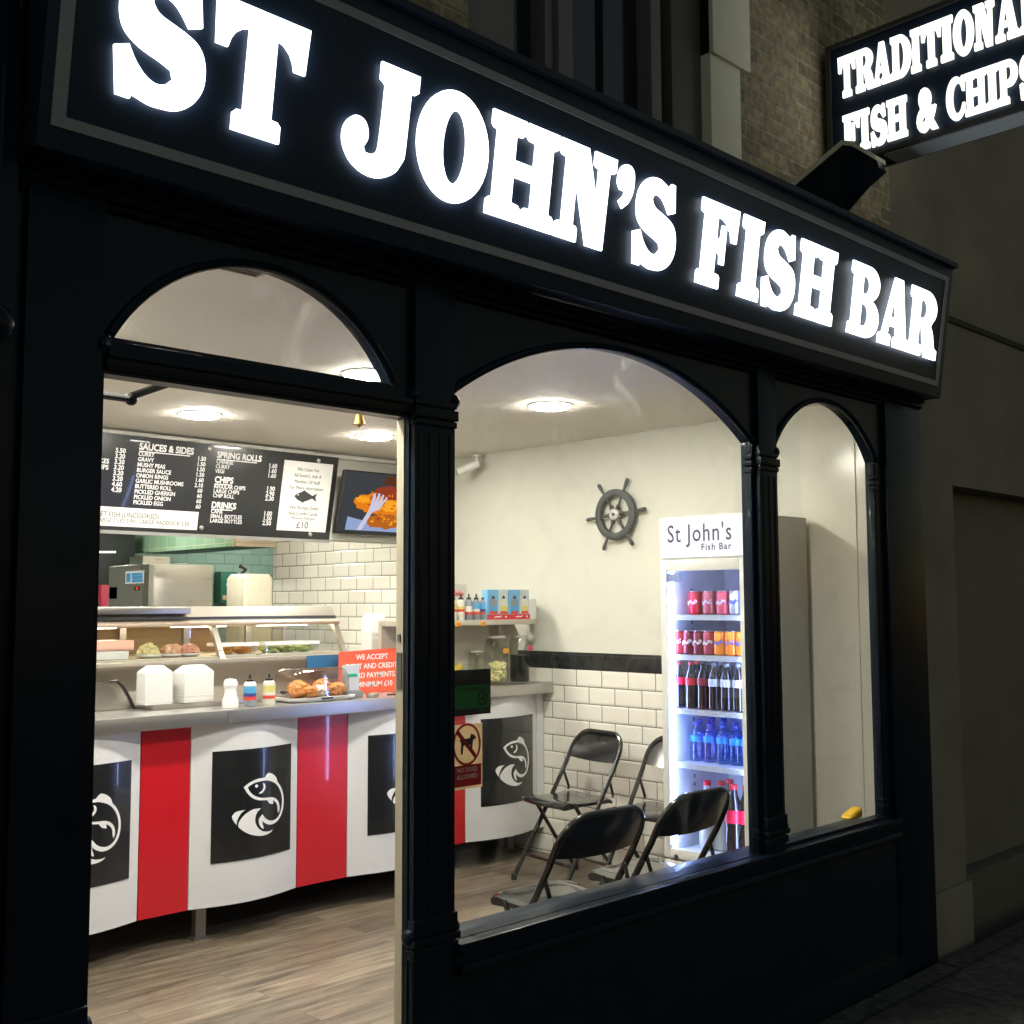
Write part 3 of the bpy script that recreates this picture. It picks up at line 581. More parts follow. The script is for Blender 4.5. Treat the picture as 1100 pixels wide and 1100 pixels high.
vfobj('fish_emblem', fill2d([fish, arc(.17, .62, .035, .06, 0, 330, 11)], .001), lambda x, y, d: (ncx-.085+x*.17, ym(hz+y*.07)-.0052-d, hz+y*.07), DINK, notice)

# ================================================================== SCREEN
tv = thing('menu_screen', 'flat screen showing fried food with a fork, right of the menu board', 'screen')
KV, VZ, VY = .26, 2.39, 5.865
def yv(z): return VY+KV*(VZ-z)
p = at_y(373, 504, VY); q = at_y(361, 572.5, VY+.11)
sx0, sx1, sz0, sz1 = p.x-.005, 4.93, q.z, p.z
def vslab(name, m, parent, x0, x1, z0, z1, o0, o1, bevel=0):
    b = MB(); b.prism([(x0, z0), (x1, z0), (x1, z1), (x0, z1)], lambda x, z: (x, yv(z)-o0, z), lambda x, z: (x, yv(z)-o1, z)); return b.build(name, m, parent, bevel)
vslab('casing', BLPL, tv, sx0, sx1, sz0, sz1, 0, -.04, .004)
box('bracket', BLPL, tv, sx0+.2, sx0+.4, yv(sz0+.2)+.05, 6.0498, sz0+.12, sz0+.28)
scr = vslab('display', glow('screen dark', (.05, .054, .06), 1), tv, sx0+.01, sx1-.01, sz0+.015, sz1-.012, .003, .0004)
W_, H_ = .415, sz1-sz0
def scr_shape(name, poly, m, k):
    vfobj(name, fill2d([poly], .0006), lambda x, y, d: (min(sx0+x*W_, sx1-.012), yv(sz0+y*H_)-.0032-.0007*k-d, sz0+y*H_), m, scr)
def blob(cx, cy, rx, ry, n=30, j=.16, seed=1):
    rnd = random.Random(seed); return [(cx+rx*(1+rnd.uniform(-j, j))*math.cos(2*math.pi*i/n), cy+ry*(1+rnd.uniform(-j, j))*math.sin(2*math.pi*i/n)) for i in range(n)]
GPO = glow('picture orange', (.80, .22, .012), 1); GPG = glow('picture gold', (.95, .38, .02), 1); GPC = glow('picture crumb', (.48, .13, .015), 1); GPR = glow('picture red', (.30, .045, .018), 1)
scr_shape('picture_wood', [(.75, .82), (1.3, .78), (1.3, .95), (.80, .95)], glow('picture brown', (.10, .035, .015), 1), 1)
scr_shape('picture_paper', [(.15, .06), (1.35, .06), (1.35, .24), (.70, .18), (.16, .27)], glow('picture paper', (.30, .38, .62), 1), 1)
scr_shape('picture_food', blob(.72, .50, .46, .17, seed=3), GPO, 2)
scr_shape('picture_food', blob(.92, .68, .32, .11, seed=4, j=.1), GPR, 3)
scr_shape('picture_food', blob(.88, .22, .36, .12, seed=5, j=.2), GPC, 3)
scr_shape('picture_food', blob(.40, .55, .14, .06, seed=9, j=.3), GPG, 4); scr_shape('picture_food', blob(.92, .48, .22, .09, seed=8, j=.2), GPG, 4)
for i in range(70):
    rnd = random.Random(i+50); scr_shape('picture_crumb', blob(.50+rnd.random()*.66, .16+rnd.random()*.54, .012+.022*rnd.random(), .010+.014*rnd.random(), 9, .4, i), (GPG, GPC, GPR, GPO)[i % 4], 5)
fork = [(.36, .06), (.46, .07), (.62, .36), (.74, .40), (.88, .60), (.85, .62), (.77, .50), (.80, .64), (.765, .655), (.71, .51), (.72, .665), (.685, .67), (.645, .52), (.63, .665), (.59, .66), (.56, .46), (.54, .38)]
scr_shape('picture_fork', fork, glow('picture fork', (.62, .58, .72), 1), 7)

# ================================================================== COUNTER
ct = thing('service_counter', 'steel topped counter with wavy red, white and black fish panels', 'counter')
def lip(x):
    u = min(1, max(0, (x-3.75)/.5)); u = u*u*(3-2*u); return 4.57+.18*u
ZT, ZL = 1.03, .966
def strip(b, xs, f0, f1, z0, z1):
    P = [[b.b.verts.new((x, f(x), z)) for x in xs] for f, z in ((f0, z0), (f0, z1), (f1, z1), (f1, z0))]
    n = len(xs)
    for k in range(4):
        a, c = P[k], P[(k+1) % 4]
        for i in range(n-1): b.b.faces.new((a[i], a[i+1], c[i+1], c[i]))
    b.b.faces.new([P[k][0] for k in range(4)]); b.b.faces.new([P[k][-1] for k in range(3, -1, -1)])
xs = [.6+i*.05 for i in range(88)] + [4.995]
b = MB(); strip(b, xs, lip, lambda x: 5.32, ZL, ZT); b.build('worktop', STEELB, ct, .006)
b = MB(); b.box(2.665, 2.705, 4.566, 4.5695, ZL+.002, ZT-.004); b.build('join_plate', STEELB, ct)
PZ0 = .155
def panel(x0, x1, bul, m, name='front_panel', logo=False):
    n = 24; X = [x0+(x1-x0)*i/n for i in range(n+1)]
    f = lambda x: lip(x)+.085-bul*math.sin(math.pi*min(1, max(0, (x-x0)/(x1-x0))))**1.0
    b = MB(); strip(b, X, f, lambda x: f(x)+.018, PZ0, ZL-.004); o = b.build(name, m, ct)
    if logo:
        a0, a1 = x0+.095*(x1-x0)/.6, x1-.05*(x1-x0)/.6; z0, z1 = .345, .842; n2 = 20
        b = MB(); strip(b, [a0+(a1-a0)*i/n2 for i in range(n2+1)], lambda x: f(x)-.003, lambda x: f(x)-.0003, z0, z1); b.build('black_graphic', BLKP, o)
        FO = [(.34,.656),(.384,.682),(.454,.706),(.525,.719),(.595,.72),(.617,.736),(.648,.756),(.686,.751),(.729,.731),(.766,.7),(.784,.661),(.818,.63),(.855,.579),(.878,.521),(.884,.464),(.875,.399),(.849,.346),(.808,.308),(.752,.283),(.689,.277),(.639,.289),(.596,.312),(.574,.328),(.579,.3),(.598,.256),(.584,.251),(.551,.28),(.532,.319),(.537,.355),(.576,.385),(.608,.352),(.652,.325),(.709,.311),(.765,.317),(.814,.345),(.844,.393),(.859,.457),(.854,.514),(.834,.563),(.797,.613),(.746,.653),(.682,.679),(.61,.693),(.54,.691),(.469,.684),(.406,.662),(.386,.65),(.408,.616),(.459,.574),(.531,.545),(.602,.533),(.701,.527),(.758,.509),(.802,.472),(.821,.424),(.816,.387),(.803,.369),(.793,.398),(.786,.441),(.759,.476),(.719,.499),(.725,.461),(.682,.47),(.653,.491),(.631,.509),(.532,.519),(.46,.542),(.402,.58),(.365,.62)]
        GI = [(.577,.672),(.6,.663),(.612,.634),(.599,.603),(.565,.58),(.532,.577),(.529,.586),(.564,.602),(.584,.627),(.584,.651)]
        W1 = [(.364,.45),(.323,.432),(.289,.394),(.269,.351),(.267,.322),(.241,.349),(.218,.383),(.213,.406),(.238,.431),(.287,.447)]
        W2 = [(.556,.443),(.514,.417),(.491,.383),(.484,.337),(.5,.294),(.534,.259),(.584,.23),(.641,.219),(.691,.22),(.723,.226),(.698,.208),(.642,.193),(.572,.19),(.501,.2),(.415,.225),(.343,.261),(.292,.298),(.284,.317),(.297,.352),(.345,.398),(.408,.43),(.478,.447)]
        EY = arc(.496, .653, .019, .014, 0, 330, 11)
        b = MB()
        for L_ in (FO, GI, W1, W2, EY):
            vf = fill2d([smoothloop(L_, 2)], .0008); b.raw(vf, lambda u, v, d: (u, v, d))
        for k in range(1, 20):
            geom = b.b.verts[:]+b.b.edges[:]+b.b.faces[:]; bmesh.ops.bisect_plane(b.b, geom=geom, plane_co=(k/20, 0, 0), plane_no=(1, 0, 0))
        for v in b.b.verts:
            x = a0+(a1-a0)*v.co.x; v.co = Vector((x, f(x)-.0034-v.co.z, z0+(z1-z0)*v.co.y))
        b.build('fish_emblem', WHT, o, smooth=False)
    return o
panel(1.0, 1.40, 0, REDP); panel(1.405, 2.295, .05, WHITEP, logo=False) if False else None
panel(1.72, 2.292, .06, WHITEP, logo=True); panel(2.297, 2.528, 0, REDP); panel(2.533, 3.095, .06, WHITEP, logo=True); panel(3.10, 3.390, 0, REDP)
panel(3.395, 4.04, .06, WHITEP, logo=True); panel(4.045, 4.345, 0, REDP); panel(4.35, 4.925, .06, WHITEP, logo=True); panel(4.93, 4.99, 0, WHITEP)
b = MB(); b.box(1.0, 4.99, 5.25, 5.30, .0, ZL-.004); b.build('back_panel', mat('counter back shade', (.03, .028, .026), .6), ct)  # back and undershelf near black: under-counter shade put into their colour
LEGM = mat('dull leg steel', (.30, .29, .27), .4, .8)
pf = at_z(213, 1008, 0)
for x, y in ((pf.x, pf.y), (1.3, 4.74), (4.1, 4.95), (4.9, 5.05)):
    b = MB(); b.box(x-.025, x+.025, y-.02, y+.02, .012, .5); b.box(x-.035, x+.035, y-.03, y+.03, 0, .0115); b.build('leg', LEGM, ct)
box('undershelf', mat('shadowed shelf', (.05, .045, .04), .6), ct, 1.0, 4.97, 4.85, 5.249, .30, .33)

# ------------------------------------------------------------------ display cabinet on the counter
dc = thing('heated_display_cabinet', 'long stainless heated display cabinet with slanted glass on the counter', 'display cabinet')
cx0, cx1 = 1.9, 3.66
ya, yb = 4.98, 5.62
prof = [(ya+.10, ZT+.001), (ya+.12, 1.10), (ya+.06, 1.17), (ya+.02, 1.20), (ya, 1.222), (ya, 1.240), (yb, 1.240), (yb, ZT+.001)]
b = MB(); b.prism(prof, lambda y, z: (cx0, y, z), lambda y, z: (cx1+.03, y, z)); b.build('base', mat('warm satin steel', (.50, .45, .38), .42, .7, var=.06, scale=5), dc, .004)
b = MB(); b.box(cx0, cx1-.02, ya+.02, yb, 1.241, 1.250); b.build('shelf', mat('beige shelf', (.62, .56, .45), .35), dc)
top = [(ya+.10, 1.40), (ya+.10, 1.425), (ya+.16, 1.497), (yb, 1.497), (yb, 1.40)]
b = MB(); b.prism(top, lambda y, z: (cx0, y, z), lambda y, z: (cx1-.035, y, z)); b.build('canopy', mat('dull canopy steel', (.27, .245, .21), .5, .5, var=.08, scale=6, stretch=(1, 8, 8)), dc, .004)
b = MB(); b.box(cx0, 2.74, ya+.085, ya+.15, 1.462, 1.494); b.build('canopy_ledge', STEEL, dc, .003)
b = MB(); b.box(cx0, cx1-.05, ya+.092, ya+.10, 1.432, 1.446); b.build('canopy_slot', DSTEEL, dc)
b = MB(); b.tube([(cx0, ya+.095, 1.412), (cx1-.03, ya+.095, 1.412)], .014, 10); b.build('front_rail', mat('warm trim', (.55, .45, .36), .35, .5), dc)
for i, x in enumerate((2.12, 2.86, cx1-.06)):
    b = MB(); b.prism([(ya+.004, 1.2405), (ya+.03, 1.2405), (ya+.125, 1.3995), (ya+.10, 1.3995)], lambda y, z, x=x: (x, y, z), lambda y, z, x=x: (x+.03, y, z)); b.build('glass_post', STEEL, dc)
b = MB(); b.prism([(ya+.01, 1.243), (ya+.014, 1.243), (ya+.112, 1.3995), (ya+.108, 1.3995)], lambda y, z: (cx0, y, z), lambda y, z: (cx1-.07, y, z)); b.build('front_glass', CLEAR, dc)
b = MB(); b.prism([(ya+.02, 1.243), (yb-.02, 1.243), (yb-.02, 1.3995), (ya+.12, 1.3995)], lambda y, z: (cx1-.03, y, z), lambda y, z: (cx1-.026, y, z)); b.build('side_glass', CLEAR, dc)
b = MB(); b.box(cx0, cx1-.04, yb-.02, yb-.012, 1.2505, 1.3995); bk = b.build('back_glass', pane('tinted back glass', (.86, .82, .74), 1), dc)
b = MB(); b.box(cx0, 2.98, yb-.011, yb-.006, 1.2505, 1.3995); b.build('back_sheet', mat('beige back sheet', (.62, .53, .39), .45, var=.12, scale=4), dc)
b = MB(); b.box(2.985, 3.2, yb-.011, yb-.006, 1.2505, 1.3995); b.build('pink_back_sheet', mat('pinkish back sheet', (.66, .48, .36), .45, var=.1, scale=4), dc)
b = MB()
for x in (2.25, 2.62, 2.98, 3.36): b.box(x, x+.035, yb-.04, yb-.0205, 1.2505, 1.3995)
b.build('back_post', STEEL, dc)
HL = glow('heat lamp', (1, .82, .55), 38)
b = MB()
for x in (2.15, 2.75, 3.25): b.box(x, x+.3, ya+.28, ya+.31, 1.392, 1.3995)
b.build('heat_lamp', HL, dc)
b = MB(); a = [(ya+.02-.0*k, 1.17) for k in range(1)]
pts = [Vector((at_y(x, y, 4.93).x, 4.93, at_y(x, y, 4.93).z)) for x, y in ((118, 732), (126, 731), (133, 738), (140, 750), (146, 764), (149, 776))]
b.tube(pts, .005, 6); b.build('curved_edge', BLPL, dc)
b = MB(); P = [at_y(x, y, 4.95) for x, y in ((100, 733), (126, 732), (133, 739), (140, 751), (146, 765), (149, 777), (100, 777))]
b.prism([(p.x, max(p.z, ZT+.002)) for p in P], lambda x, z: (x, 4.94, z), lambda x, z: (x, 4.975, z)); b.build('curved_end', STEEL, dc)
p = at_y(330, 699, ya-.004); q = at_y(352, 711, ya-.004)
box('blue_label', mat('blue label', (.02, .12, .26), .4), dc, p.x, p.x+.22, ya-.004, ya-.0005, 1.175, 1.238)
b = MB(); b.box(2.42, 2.98, 4.80, 4.97, ZT+.0005, ZT+.020); b.build('drip_tray', STEEL, dc, .004)

# trays of food on the cabinet shelf
def lump(b, c, r, seed, flat=.7):
    m = bmesh.ops.create_icosphere(b.b, subdivisions=3, radius=1)
    for v in m['verts']:
        k = 1+.36*noise.noise(v.co*2.0+Vector((seed*3.1, 0, 0)))+.20*noise.noise(v.co*4.5+Vector((0, seed, 0)))+.10*noise.noise(v.co*11+Vector((seed, 0, 3)))
        v.co = Vector((c[0]+v.co.x*r*k, c[1]+v.co.y*r*k, c[2]+v.co.z*r*k*flat))
def food(px, wpx, n, col, lab, seed):
    Y = 5.12; p = at_y(px, 698, Y); t = thing('food_portion', lab, 'food', (p.x, Y, 1.2505), 'wrapped portions in the display cabinet'); b = MB()
    r = wpx*.0048/2
    for i in range(n): lump(b, (random.uniform(-.3, .3)*r, random.uniform(-.2, .2)*r, r*.45+random.uniform(0, .3)*r), r*random.uniform(.6, .8), seed+i, .8)
    b.build('filling', mat('food %s' % lab[:14], col, .5, var=.5, scale=50, bump=.4), t)
    b = MB(); b.lathe([(r*.7, .001), (r*1.0, .01), (r*1.02, .018), (r*.9, .016)], (0, 0, 0), 20); b.build('saucer', WHPL, t)
food(160, 26, 4, (.75, .62, .30), 'pale yellow chip portion at the left of the cabinet', 1); food(183, 22, 3, (.75, .40, .25), 'pink and orange portion in the middle of the cabinet', 5); food(204, 22, 3, (.72, .32, .22), 'reddest portion beside the glass post', 9)
def tray(px0, px1, fills, lab):
    Y = 5.10; x0 = at_y(px0, 700, Y).x; x1 = at_y(px1, 700, Y).x; t = thing('food_tub', lab, 'tub', (x0, Y, 1.2505), 'white tubs in the display cabinet'); w_ = x1-x0
    b = MB(); b.box(0, w_, -.06, .06, .0, .004); b.box(-.01, w_+.01, -.075, -.06, .046, .062); b.box(-.01, w_+.01, .06, .075, .046, .062); b.box(-.01, 0, -.06, .06, .046, .062); b.box(w_, w_+.01, -.06, .06, .046, .062)
    b.build('rim', WHPL, t)
    n = len(fills)
    for i, c in enumerate(fills):
        b = MB(); lump(b, (w_*(i+.5)/n, -.01, .024), w_/n*.46, i+20, .46); b.build('filling', mat('fill %d%d' % (px0, i), c, .4, var=.4, scale=60, bump=.3), t)
    b = MB(); b.box(.002, w_-.002, -.0595, -.056, .0042, .046); b.build('front', CLEAR, t)
tray(232, 268, [(.70, .30, .02), (.65, .25, .02)], 'white tub of orange curry sauce'); tray(279, 333, [(.45, .50, .12), (.36, .48, .10), (.40, .55, .16)], 'white tub of pale green mushy peas')
t = thing('pink_tub', 'pink rimmed glowing tub at the left end of the cabinet', 'tub', (at_y(92, 700, 5.1).x, 5.1, 1.2505))
b = MB(); b.box(-.1, .20, -.07, .07, .045, .09); b.build('pink_rim', mat('pink plastic', (.75, .42, .32), .4), t); b = MB(); b.box(-.1, .18, -.065, .065, .001, .0445); b.build('white_body', WHPL, t, .006)

# ------------------------------------------------------------------ things on the counter
def foam_stack(px0, px1, ytop, lab, rz, nested):
    Y = 4.80; x0 = at_y(px0, 740, Y).x; x1 = at_y(px1, 740, Y).x; zt = at_y((px0+px1)/2, ytop, Y).z; w_ = (x1-x0)/2; h = zt-ZT-.02
    t = thing('foam_box_stack', lab, 'takeaway boxes', ((x0+x1)/2, Y+.06, ZT+.0205), 'stacks of white foam boxes', rz)
    ch = .030
    b = MB(); d = .05
    def ring(w2, d2, z): return [b.b.verts.new((sx*w2, sy*d2, z)) for sx, sy in ((-1, -1), (1, -1), (1, 1), (-1, 1))]
    R_ = [ring(w_, d, .001), ring(w_, d, h-ch), ring(w_-.032, d-.03, h)]
    for a, c in zip(R_, R_[1:]):
        for i in range(4): b.b.faces.new((a[i], a[(i+1) % 4], c[(i+1) % 4], c[i]))
    b.b.faces.new(R_[0][::-1]); b.b.faces.new(R_[-1]); b.build('top_box', FOAM, t, .005)
    for k in range(nested):
        z = .012+k*.018; b = MB(); b.box(-w_-.0018, w_+.0018, -d-.0018, d+.0018, z, z+.006); b.build('box_rim', FOAM, t, .002)
foam_stack(158, 187, 715.5, 'narrower stack of white foam boxes, left of the pair', R(-3), 1); foam_stack(197.5, 231, 715, 'wider stack of white foam boxes beside the salt shaker', R(5), 2)
Yc = 4.66
def on_counter(px, Y=Yc): return Vector((at_y(px, 745, Y).x, Y, ZT+.0005))
t = thing('salt_shaker', 'plain white waisted salt shaker on the counter', 'shaker', on_counter(247.5))
b = MB(); b.lathe([(.036, 0), (.038, .006), (.037, .03), (.028, .062), (.026, .085), (.030, .098), (.031, .102)], n=26); b.build('bottle', WHPL, t); b = MB(); b.lathe([(.0315, .1022), (.0315, .115), (.026, .128), (.010, .132)], n=26); b.build('cap', WHPL, t)
def sauce(name, loc, labcols, body, lab, s=1.0, group=None):
    t = thing(name, lab, 'sauce bottle', loc, group)
    b = MB(); b.lathe([(.027*s, 0), (.029*s, .004*s), (.029*s, .095*s), (.026*s, .108*s), (.018*s, .114*s)], n=22); b.build('bottle', body, t)
    z = .030
    for c in labcols:
        h = .062/len(labcols); b = MB(); b.lathe([(.0294*s, z*s), (.0294*s, (z+h)*s)], n=22, cap=False); b.build('label_band', c, t); z += h
    b = MB(); b.lathe([(.019*s, .1142*s), (.019*s, .124*s), (.007*s, .128*s), (.005*s, .146*s), (.002*s, .148*s)], n=16); b.build('nozzle', BLPL, t)
    return t
BLU = mat('label blue', (.08, .33, .62), .4); NAVY = mat('label navy', (.04, .05, .22), .4); REDL = mat('label red', (.62, .06, .04), .4); GREYB = mat('grey bottle', (.22, .25, .29), .35); MILK = mat('milky bottle', (.68, .66, .56), .35); YEL = mat('label yellow', (.62, .56, .18), .4); PALE = mat('label pale', (.70, .68, .60), .4)
t1 = sauce('sauce_bottle', on_counter(268.5), [REDL, NAVY, BLU, BLU], GREYB, 'blue and red labelled bottle with white shoulder on the counter', 1.0, 'sauce bottles'); b = MB(); b.lathe([(.0292, .0945), (.0294, .1), (.0265, .1085), (.0185, .1141)], n=22, cap=False); b.build('shoulder', WHPL, t1)
sauce('sauce_bottle', on_counter(289), [REDL, PALE, YEL, YEL], MILK, 'cream bottle with yellow label beside the cake dome', 1.0, 'sauce bottles')
# cake dome
t = thing('cake_dome', 'clear plastic dome over orange pastries on a white tray', 'cake dome', Vector((at_y(335, 745, 4.74).x, 4.74, ZT+.0005)))
def rounded(hx, hy, r, n=6):
    P = []
    for sx, sy, a in ((1, 1, 0), (-1, 1, 90), (-1, -1, 180), (1, -1, 270)): P += arc(sx*(hx-r), sy*(hy-r), r, r, a, a+90, n)
    return P
def rstack(b, levels, cap=True):
    rings = [[b.b.verts.new((x, y, z)) for x, y in rounded(hx, hy, r)] for hx, hy, r, z in levels]; n = len(rings[0])
    for a, c in zip(rings, rings[1:]):
        for i in range(n): b.b.faces.new((a[i], a[(i+1) % n], c[(i+1) % n], c[i]))
    if cap: b.b.faces.new(rings[0][::-1]); b.b.faces.new(rings[-1])
b = MB(); rstack(b, [(.175, .11, .05, 0), (.195, .125, .05, .012), (.198, .128, .05, .022), (.185, .115, .05, .018)]); b.build('tray', WHPL, t)
b = MB(); rstack(b, [(.178, .108, .05, .0225), (.174, .105, .05, .115), (.163, .096, .05, .148), (.14, .078, .045, .160)]); b.build('dome', pane('dome plastic', (.90, .89, .87), 3.0, .06), t)
PAST = mat('pastry', (.62, .25, .07), .5, var=.5, scale=30, bump=.4)
for i, (x, y, r) in enumerate([(-.12, -.04, .042), (-.065, .02, .05), (-.05, -.06, .036), (.075, .02, .052), (.125, -.035, .042), (.01, -.045, .038)]):
    b = MB(); lump(b, (x, y, .022+r*.72), r, i+40, .75); b.build('pastry', PAST if i != 5 else mat('wrapped cake', (.75, .62, .52), .25, var=.3), t)
b = MB(); b.box(-.03, .035, -.1335, -.1285, .012, .020); b.build('latch', BLPL, t); b = MB(); b.lathe([(.006, 0), (.012, .01), (.012, .024), (.004, .028)], (-.20, -.03, .05), 12, 'x'); b.build('knob', BLPL, t)
# card holder, red sign, white stack, card tray
t = thing('card_holder', 'pale grey card holder with a green label', 'card holder', Vector((at_y(376.5, 748, 4.72).x, 4.72, ZT+.0005)))
hw = .045
b = MB(); b.box(-hw, hw, -.012, .012, .035, .165); b.build('card', mat('pale grey card', (.50, .52, .58), .5), t); b = MB(); b.box(-hw-.004, hw+.006, -.04, .04, 0, .034); b.build('base', mat('grey base', (.17, .18, .18), .4), t, .003); b = MB(); b.box(-.03, .032, -.0145, -.0125, .105, .122); gl = b.build('green_label', mat('green label', (.05, .52, .36), .5), t)
vfobj('lettering', textvf('Cod Cakes', .010, .0006, 'CENTER', .8), lambda x, y, d: (x, -.015-d, .109+y), DINK, gl)
Yr = 4.86
pa, pb = at_y(371.5, 701, Yr), at_y(371.5, 745, Yr)
t = thing('card_payment_sign', 'orange red sign saying we accept debit and credit cards', 'sign', (pa.x, Yr, ZT+.0005)); rw, rh = .42, pa.z-ZT
b = MB(); b.prism([(0, 0), (rw, 0), (rw, rh*1.06), (0, rh)], lambda x, z: (x, .06-.1*(1-z/rh)*0-.0, z), lambda x, z: (x, .064, z)); b.build('board', mat('orange red card', (.80, .11, .05), .5, var=.03), t)
tcx = at_y(407, 720, Yr).x-pa.x
for i, s in enumerate(['WE ACCEPT', 'DEBIT AND CREDIT', 'CARD PAYMENTS', 'MINIMUM £10']):
    vfobj('lettering', textvf(s, .028, .0008, 'CENTER', .98, .02), lambda x, y, d, i=i: (tcx+x+(.02 if i == 3 else 0), .0595-d, rh*.80-i*.049+y), WHT, t)
b = MB(); b.box(.075, .10, .0585, .0595, .025, .06); b.build('card_icon', WHT, t)
t = thing('paper_cup_stack', 'tall white stack of nested containers behind the red sign', 'containers', (at_y(401, 700, 5.15).x, 5.15, ZT+.0005))
b = MB(); rstack(b, [(.052, .052, .01, 0), (.052, .052, .01, .395), (.034, .034, .01, .425)]); b.build('upper_stack', FOAM, t)
t = thing('foam_tray_stack', 'shorter white foam stack right of the tall one', 'containers', (at_y(418, 700, 5.20).x, 5.2, ZT+.0005))
b = MB(); rstack(b, [(.06, .05, .008, 0), (.06, .05, .008, .36)]); b.build('trays', FOAM, t); b = MB(); b.box(-.062, .062, -.052, .052, .3605, .372); b.build('dark_lid', mat('brown lid', (.10, .05, .03), .4), t)
t = thing('coin_dish', 'small grey dish in front of the red sign', 'dish', Vector((at_y(400, 748, 4.66).x, 4.66, ZT+.0005))); b = MB(); b.lathe([(.03, 0), (.036, .016), (.033, .016), (.028, .004)], n=20); b.build('bowl', STEEL, t)
tag(box('counter_pen', BLPL, None, at_y(416, 747, 4.68).x, at_y(424, 747, 4.68).x+.02, 4.675, 4.683, ZT+.001, ZT+.008), 'black pen lying on the counter by the red sign', 'pen')

# ================================================================== KITCHEN
t = thing('steel_range', 'steel range box with blue stickers and a red switch', 'kitchen range')
ox, oy = 3.43, 6.9
box('body', STEEL, t, ox, ox+.46, oy, oy+.6, .95, 1.775, .006)
box('base', DSTEEL, t, ox-.05, ox+.5, oy+.02, oy+.62, 0, .949)
cp = box('control_panel', mat('grey control panel', (.30, .30, .28), .4, .6), t, ox-.006, ox-.0005, oy+.10, oy+.58, 1.30, 1.76)
def on_oven(name, a, bb, m, parent): p, q = at_x(*a, ox-.008), at_x(*bb, ox-.008); return box(name, m, parent, ox-.009, ox-.0065, min(p.y, q.y), max(p.y, q.y), min(p.z, q.z), max(p.z, q.z))
st_ = on_oven('sticker', (135, 614), (154.5, 626.5), WHT, t); SB = mat('sticker blue', (.08, .32, .62), .5)
for a_, c_ in (((142, 615.6), (153.5, 618.2)), ((142, 619), (153.5, 621.6)), ((142, 622.4), (153.5, 625.2)), ((136.2, 616), (140.5, 625))):
    q_ = on_oven('sticker_print', a_, c_, SB, st_); q_.location.x -= .0026; on_oven('sticker', (118, 631), (125, 643), mat('sticker pale', (.45, .52, .75), .5), t)
on_oven('switch', (144, 630), (150, 634), BLPL, t); q_ = on_oven('switch_light', (146.5, 630.8), (148.6, 633), glow('switch red', (1, .05, .03), 1.2), t); q_.location.x -= .003
b = MB(); b.box(ox-.004, ox+.03, oy-.004, oy+.02, .96, 1.77); b.build('corner_trim', STEEL, t)
box('flue', STEEL, t, ox+.1, ox+.3, oy+.3, oy+.5, 1.776, 1.84)
t = thing('tiled_flue_hood', 'pale green tiled hood hanging over the kitchen', 'hood')
b = MB(); b.box(4.61, 4.625, 7.872, 9.66, 1.97, 2.489); b.build('tiled_side', GREENT, t); b = MB(); b.box(4.6255, 5.0995, 7.86, 7.872, 1.97, 2.489); b.build('tiled_front', brickmat('cream hood tile', 'XZ', .2, .2, 0, (.62, .50, .38), (.6, .48, .36), (.4, .35, .25), .002, .2, .003), t); b = MB(); b.box(4.6255, 5.09, 7.8725, 9.65, 1.98, 2.0); b.build('soffit', mat('hood dark soffit', (.05, .08, .08), .5), t)
b = MB(); b.box(4.606, 4.612, 7.856, 7.871, 1.965, 2.488); b.build('edge_trim', mat('yellow trim', (.55, .42, .10), .4), t)
t = thing('drinks_machine', 'tall dark machine with a row of white lights in the kitchen', 'machine')
box('cabinet', mat('machine black', (.015, .015, .017), .35), t, 3.5, 4.44, 9.2, 9.7, 0, 2.2, .01)
b = MB()
for i in range(9): p = at_y(103+i*2.6, 593, 9.19); b.box(p.x-.006, p.x+.006, 9.192, 9.1985, p.z-.008, p.z+.008)
b.build('indicator_lights', glow('indicator white', (1, .98, .9), 2.5), t)
t = thing('prep_table', 'steel preparation table behind the display cabinet', 'table'); box('table_top', STEEL, t, 4.05, 4.98, 6.95, 7.8, .88, .92, .004)
for x in (4.1, 4.93):
    for y in (7.0, 7.75): box('leg', STEEL, t, x-.02, x+.02, y-.02, y+.02, 0, .8795)
pd = at_y(268, 649, 7.4)
t = thing('white_drum', 'rounded cream plastic drum in front of the teal tiles', 'drum', (pd.x, 7.4, .9205))
b = MB(); rstack(b, [(.13, .12, .04, 0), (.138, .13, .045, .02), (.136, .128, .045, .78), (.115, .11, .045, .815)]); b.build('tub', mat('cream plastic', (.70, .66, .52), .4), t); b = MB(); b.tube([(-.1, -.02, .80), (-.06, -.04, .85), (-.12, -.06, .87)], .014); b.build('handle', BLPL, t)
pk = at_y(240.5, 630, 9.68)
t = thing('first_aid_box', 'dark green first aid box with a white cross', 'first aid box', (pk.x, 9.7, pk.z)); b = MB(); b.box(-.08, .10, -.1, .018, -.16, .14); b.build('case', mat('dark green', (.02, .12, .08), .4), t, .006); b = MB(); b.box(-.02, .06, -.104, -.1003, .0, .03); b.box(.005, .035, -.104, -.1003, -.03, -.0005); b.box(.005, .035, -.104, -.1003, .0305, .06); b.build('cross', WHT, t); b = MB(); b.box(-.06, .0, -.104, -.1003, -.13, -.085); b.build('label', mat('tan label', (.5, .36, .2), .5), t)
pk = at_y(112, 630, 8.2)
t = thing('pink_bag', 'bright pink bag at the far left of the kitchen', 'bag', (pk.x, 8.2, 1.5)); b = MB(); rstack(b, [(.030, .03, .015, 0), (.040, .035, .015, .08), (.034, .03, .015, .16)]); b.build('bag', mat('pink plastic bag', (.60, .06, .12), .4, bump=.4), t)
box('worktop', STEEL, t, -.05, .05, -.05, .05, -1.5, -.001); t.children[-1].name = 'stand'

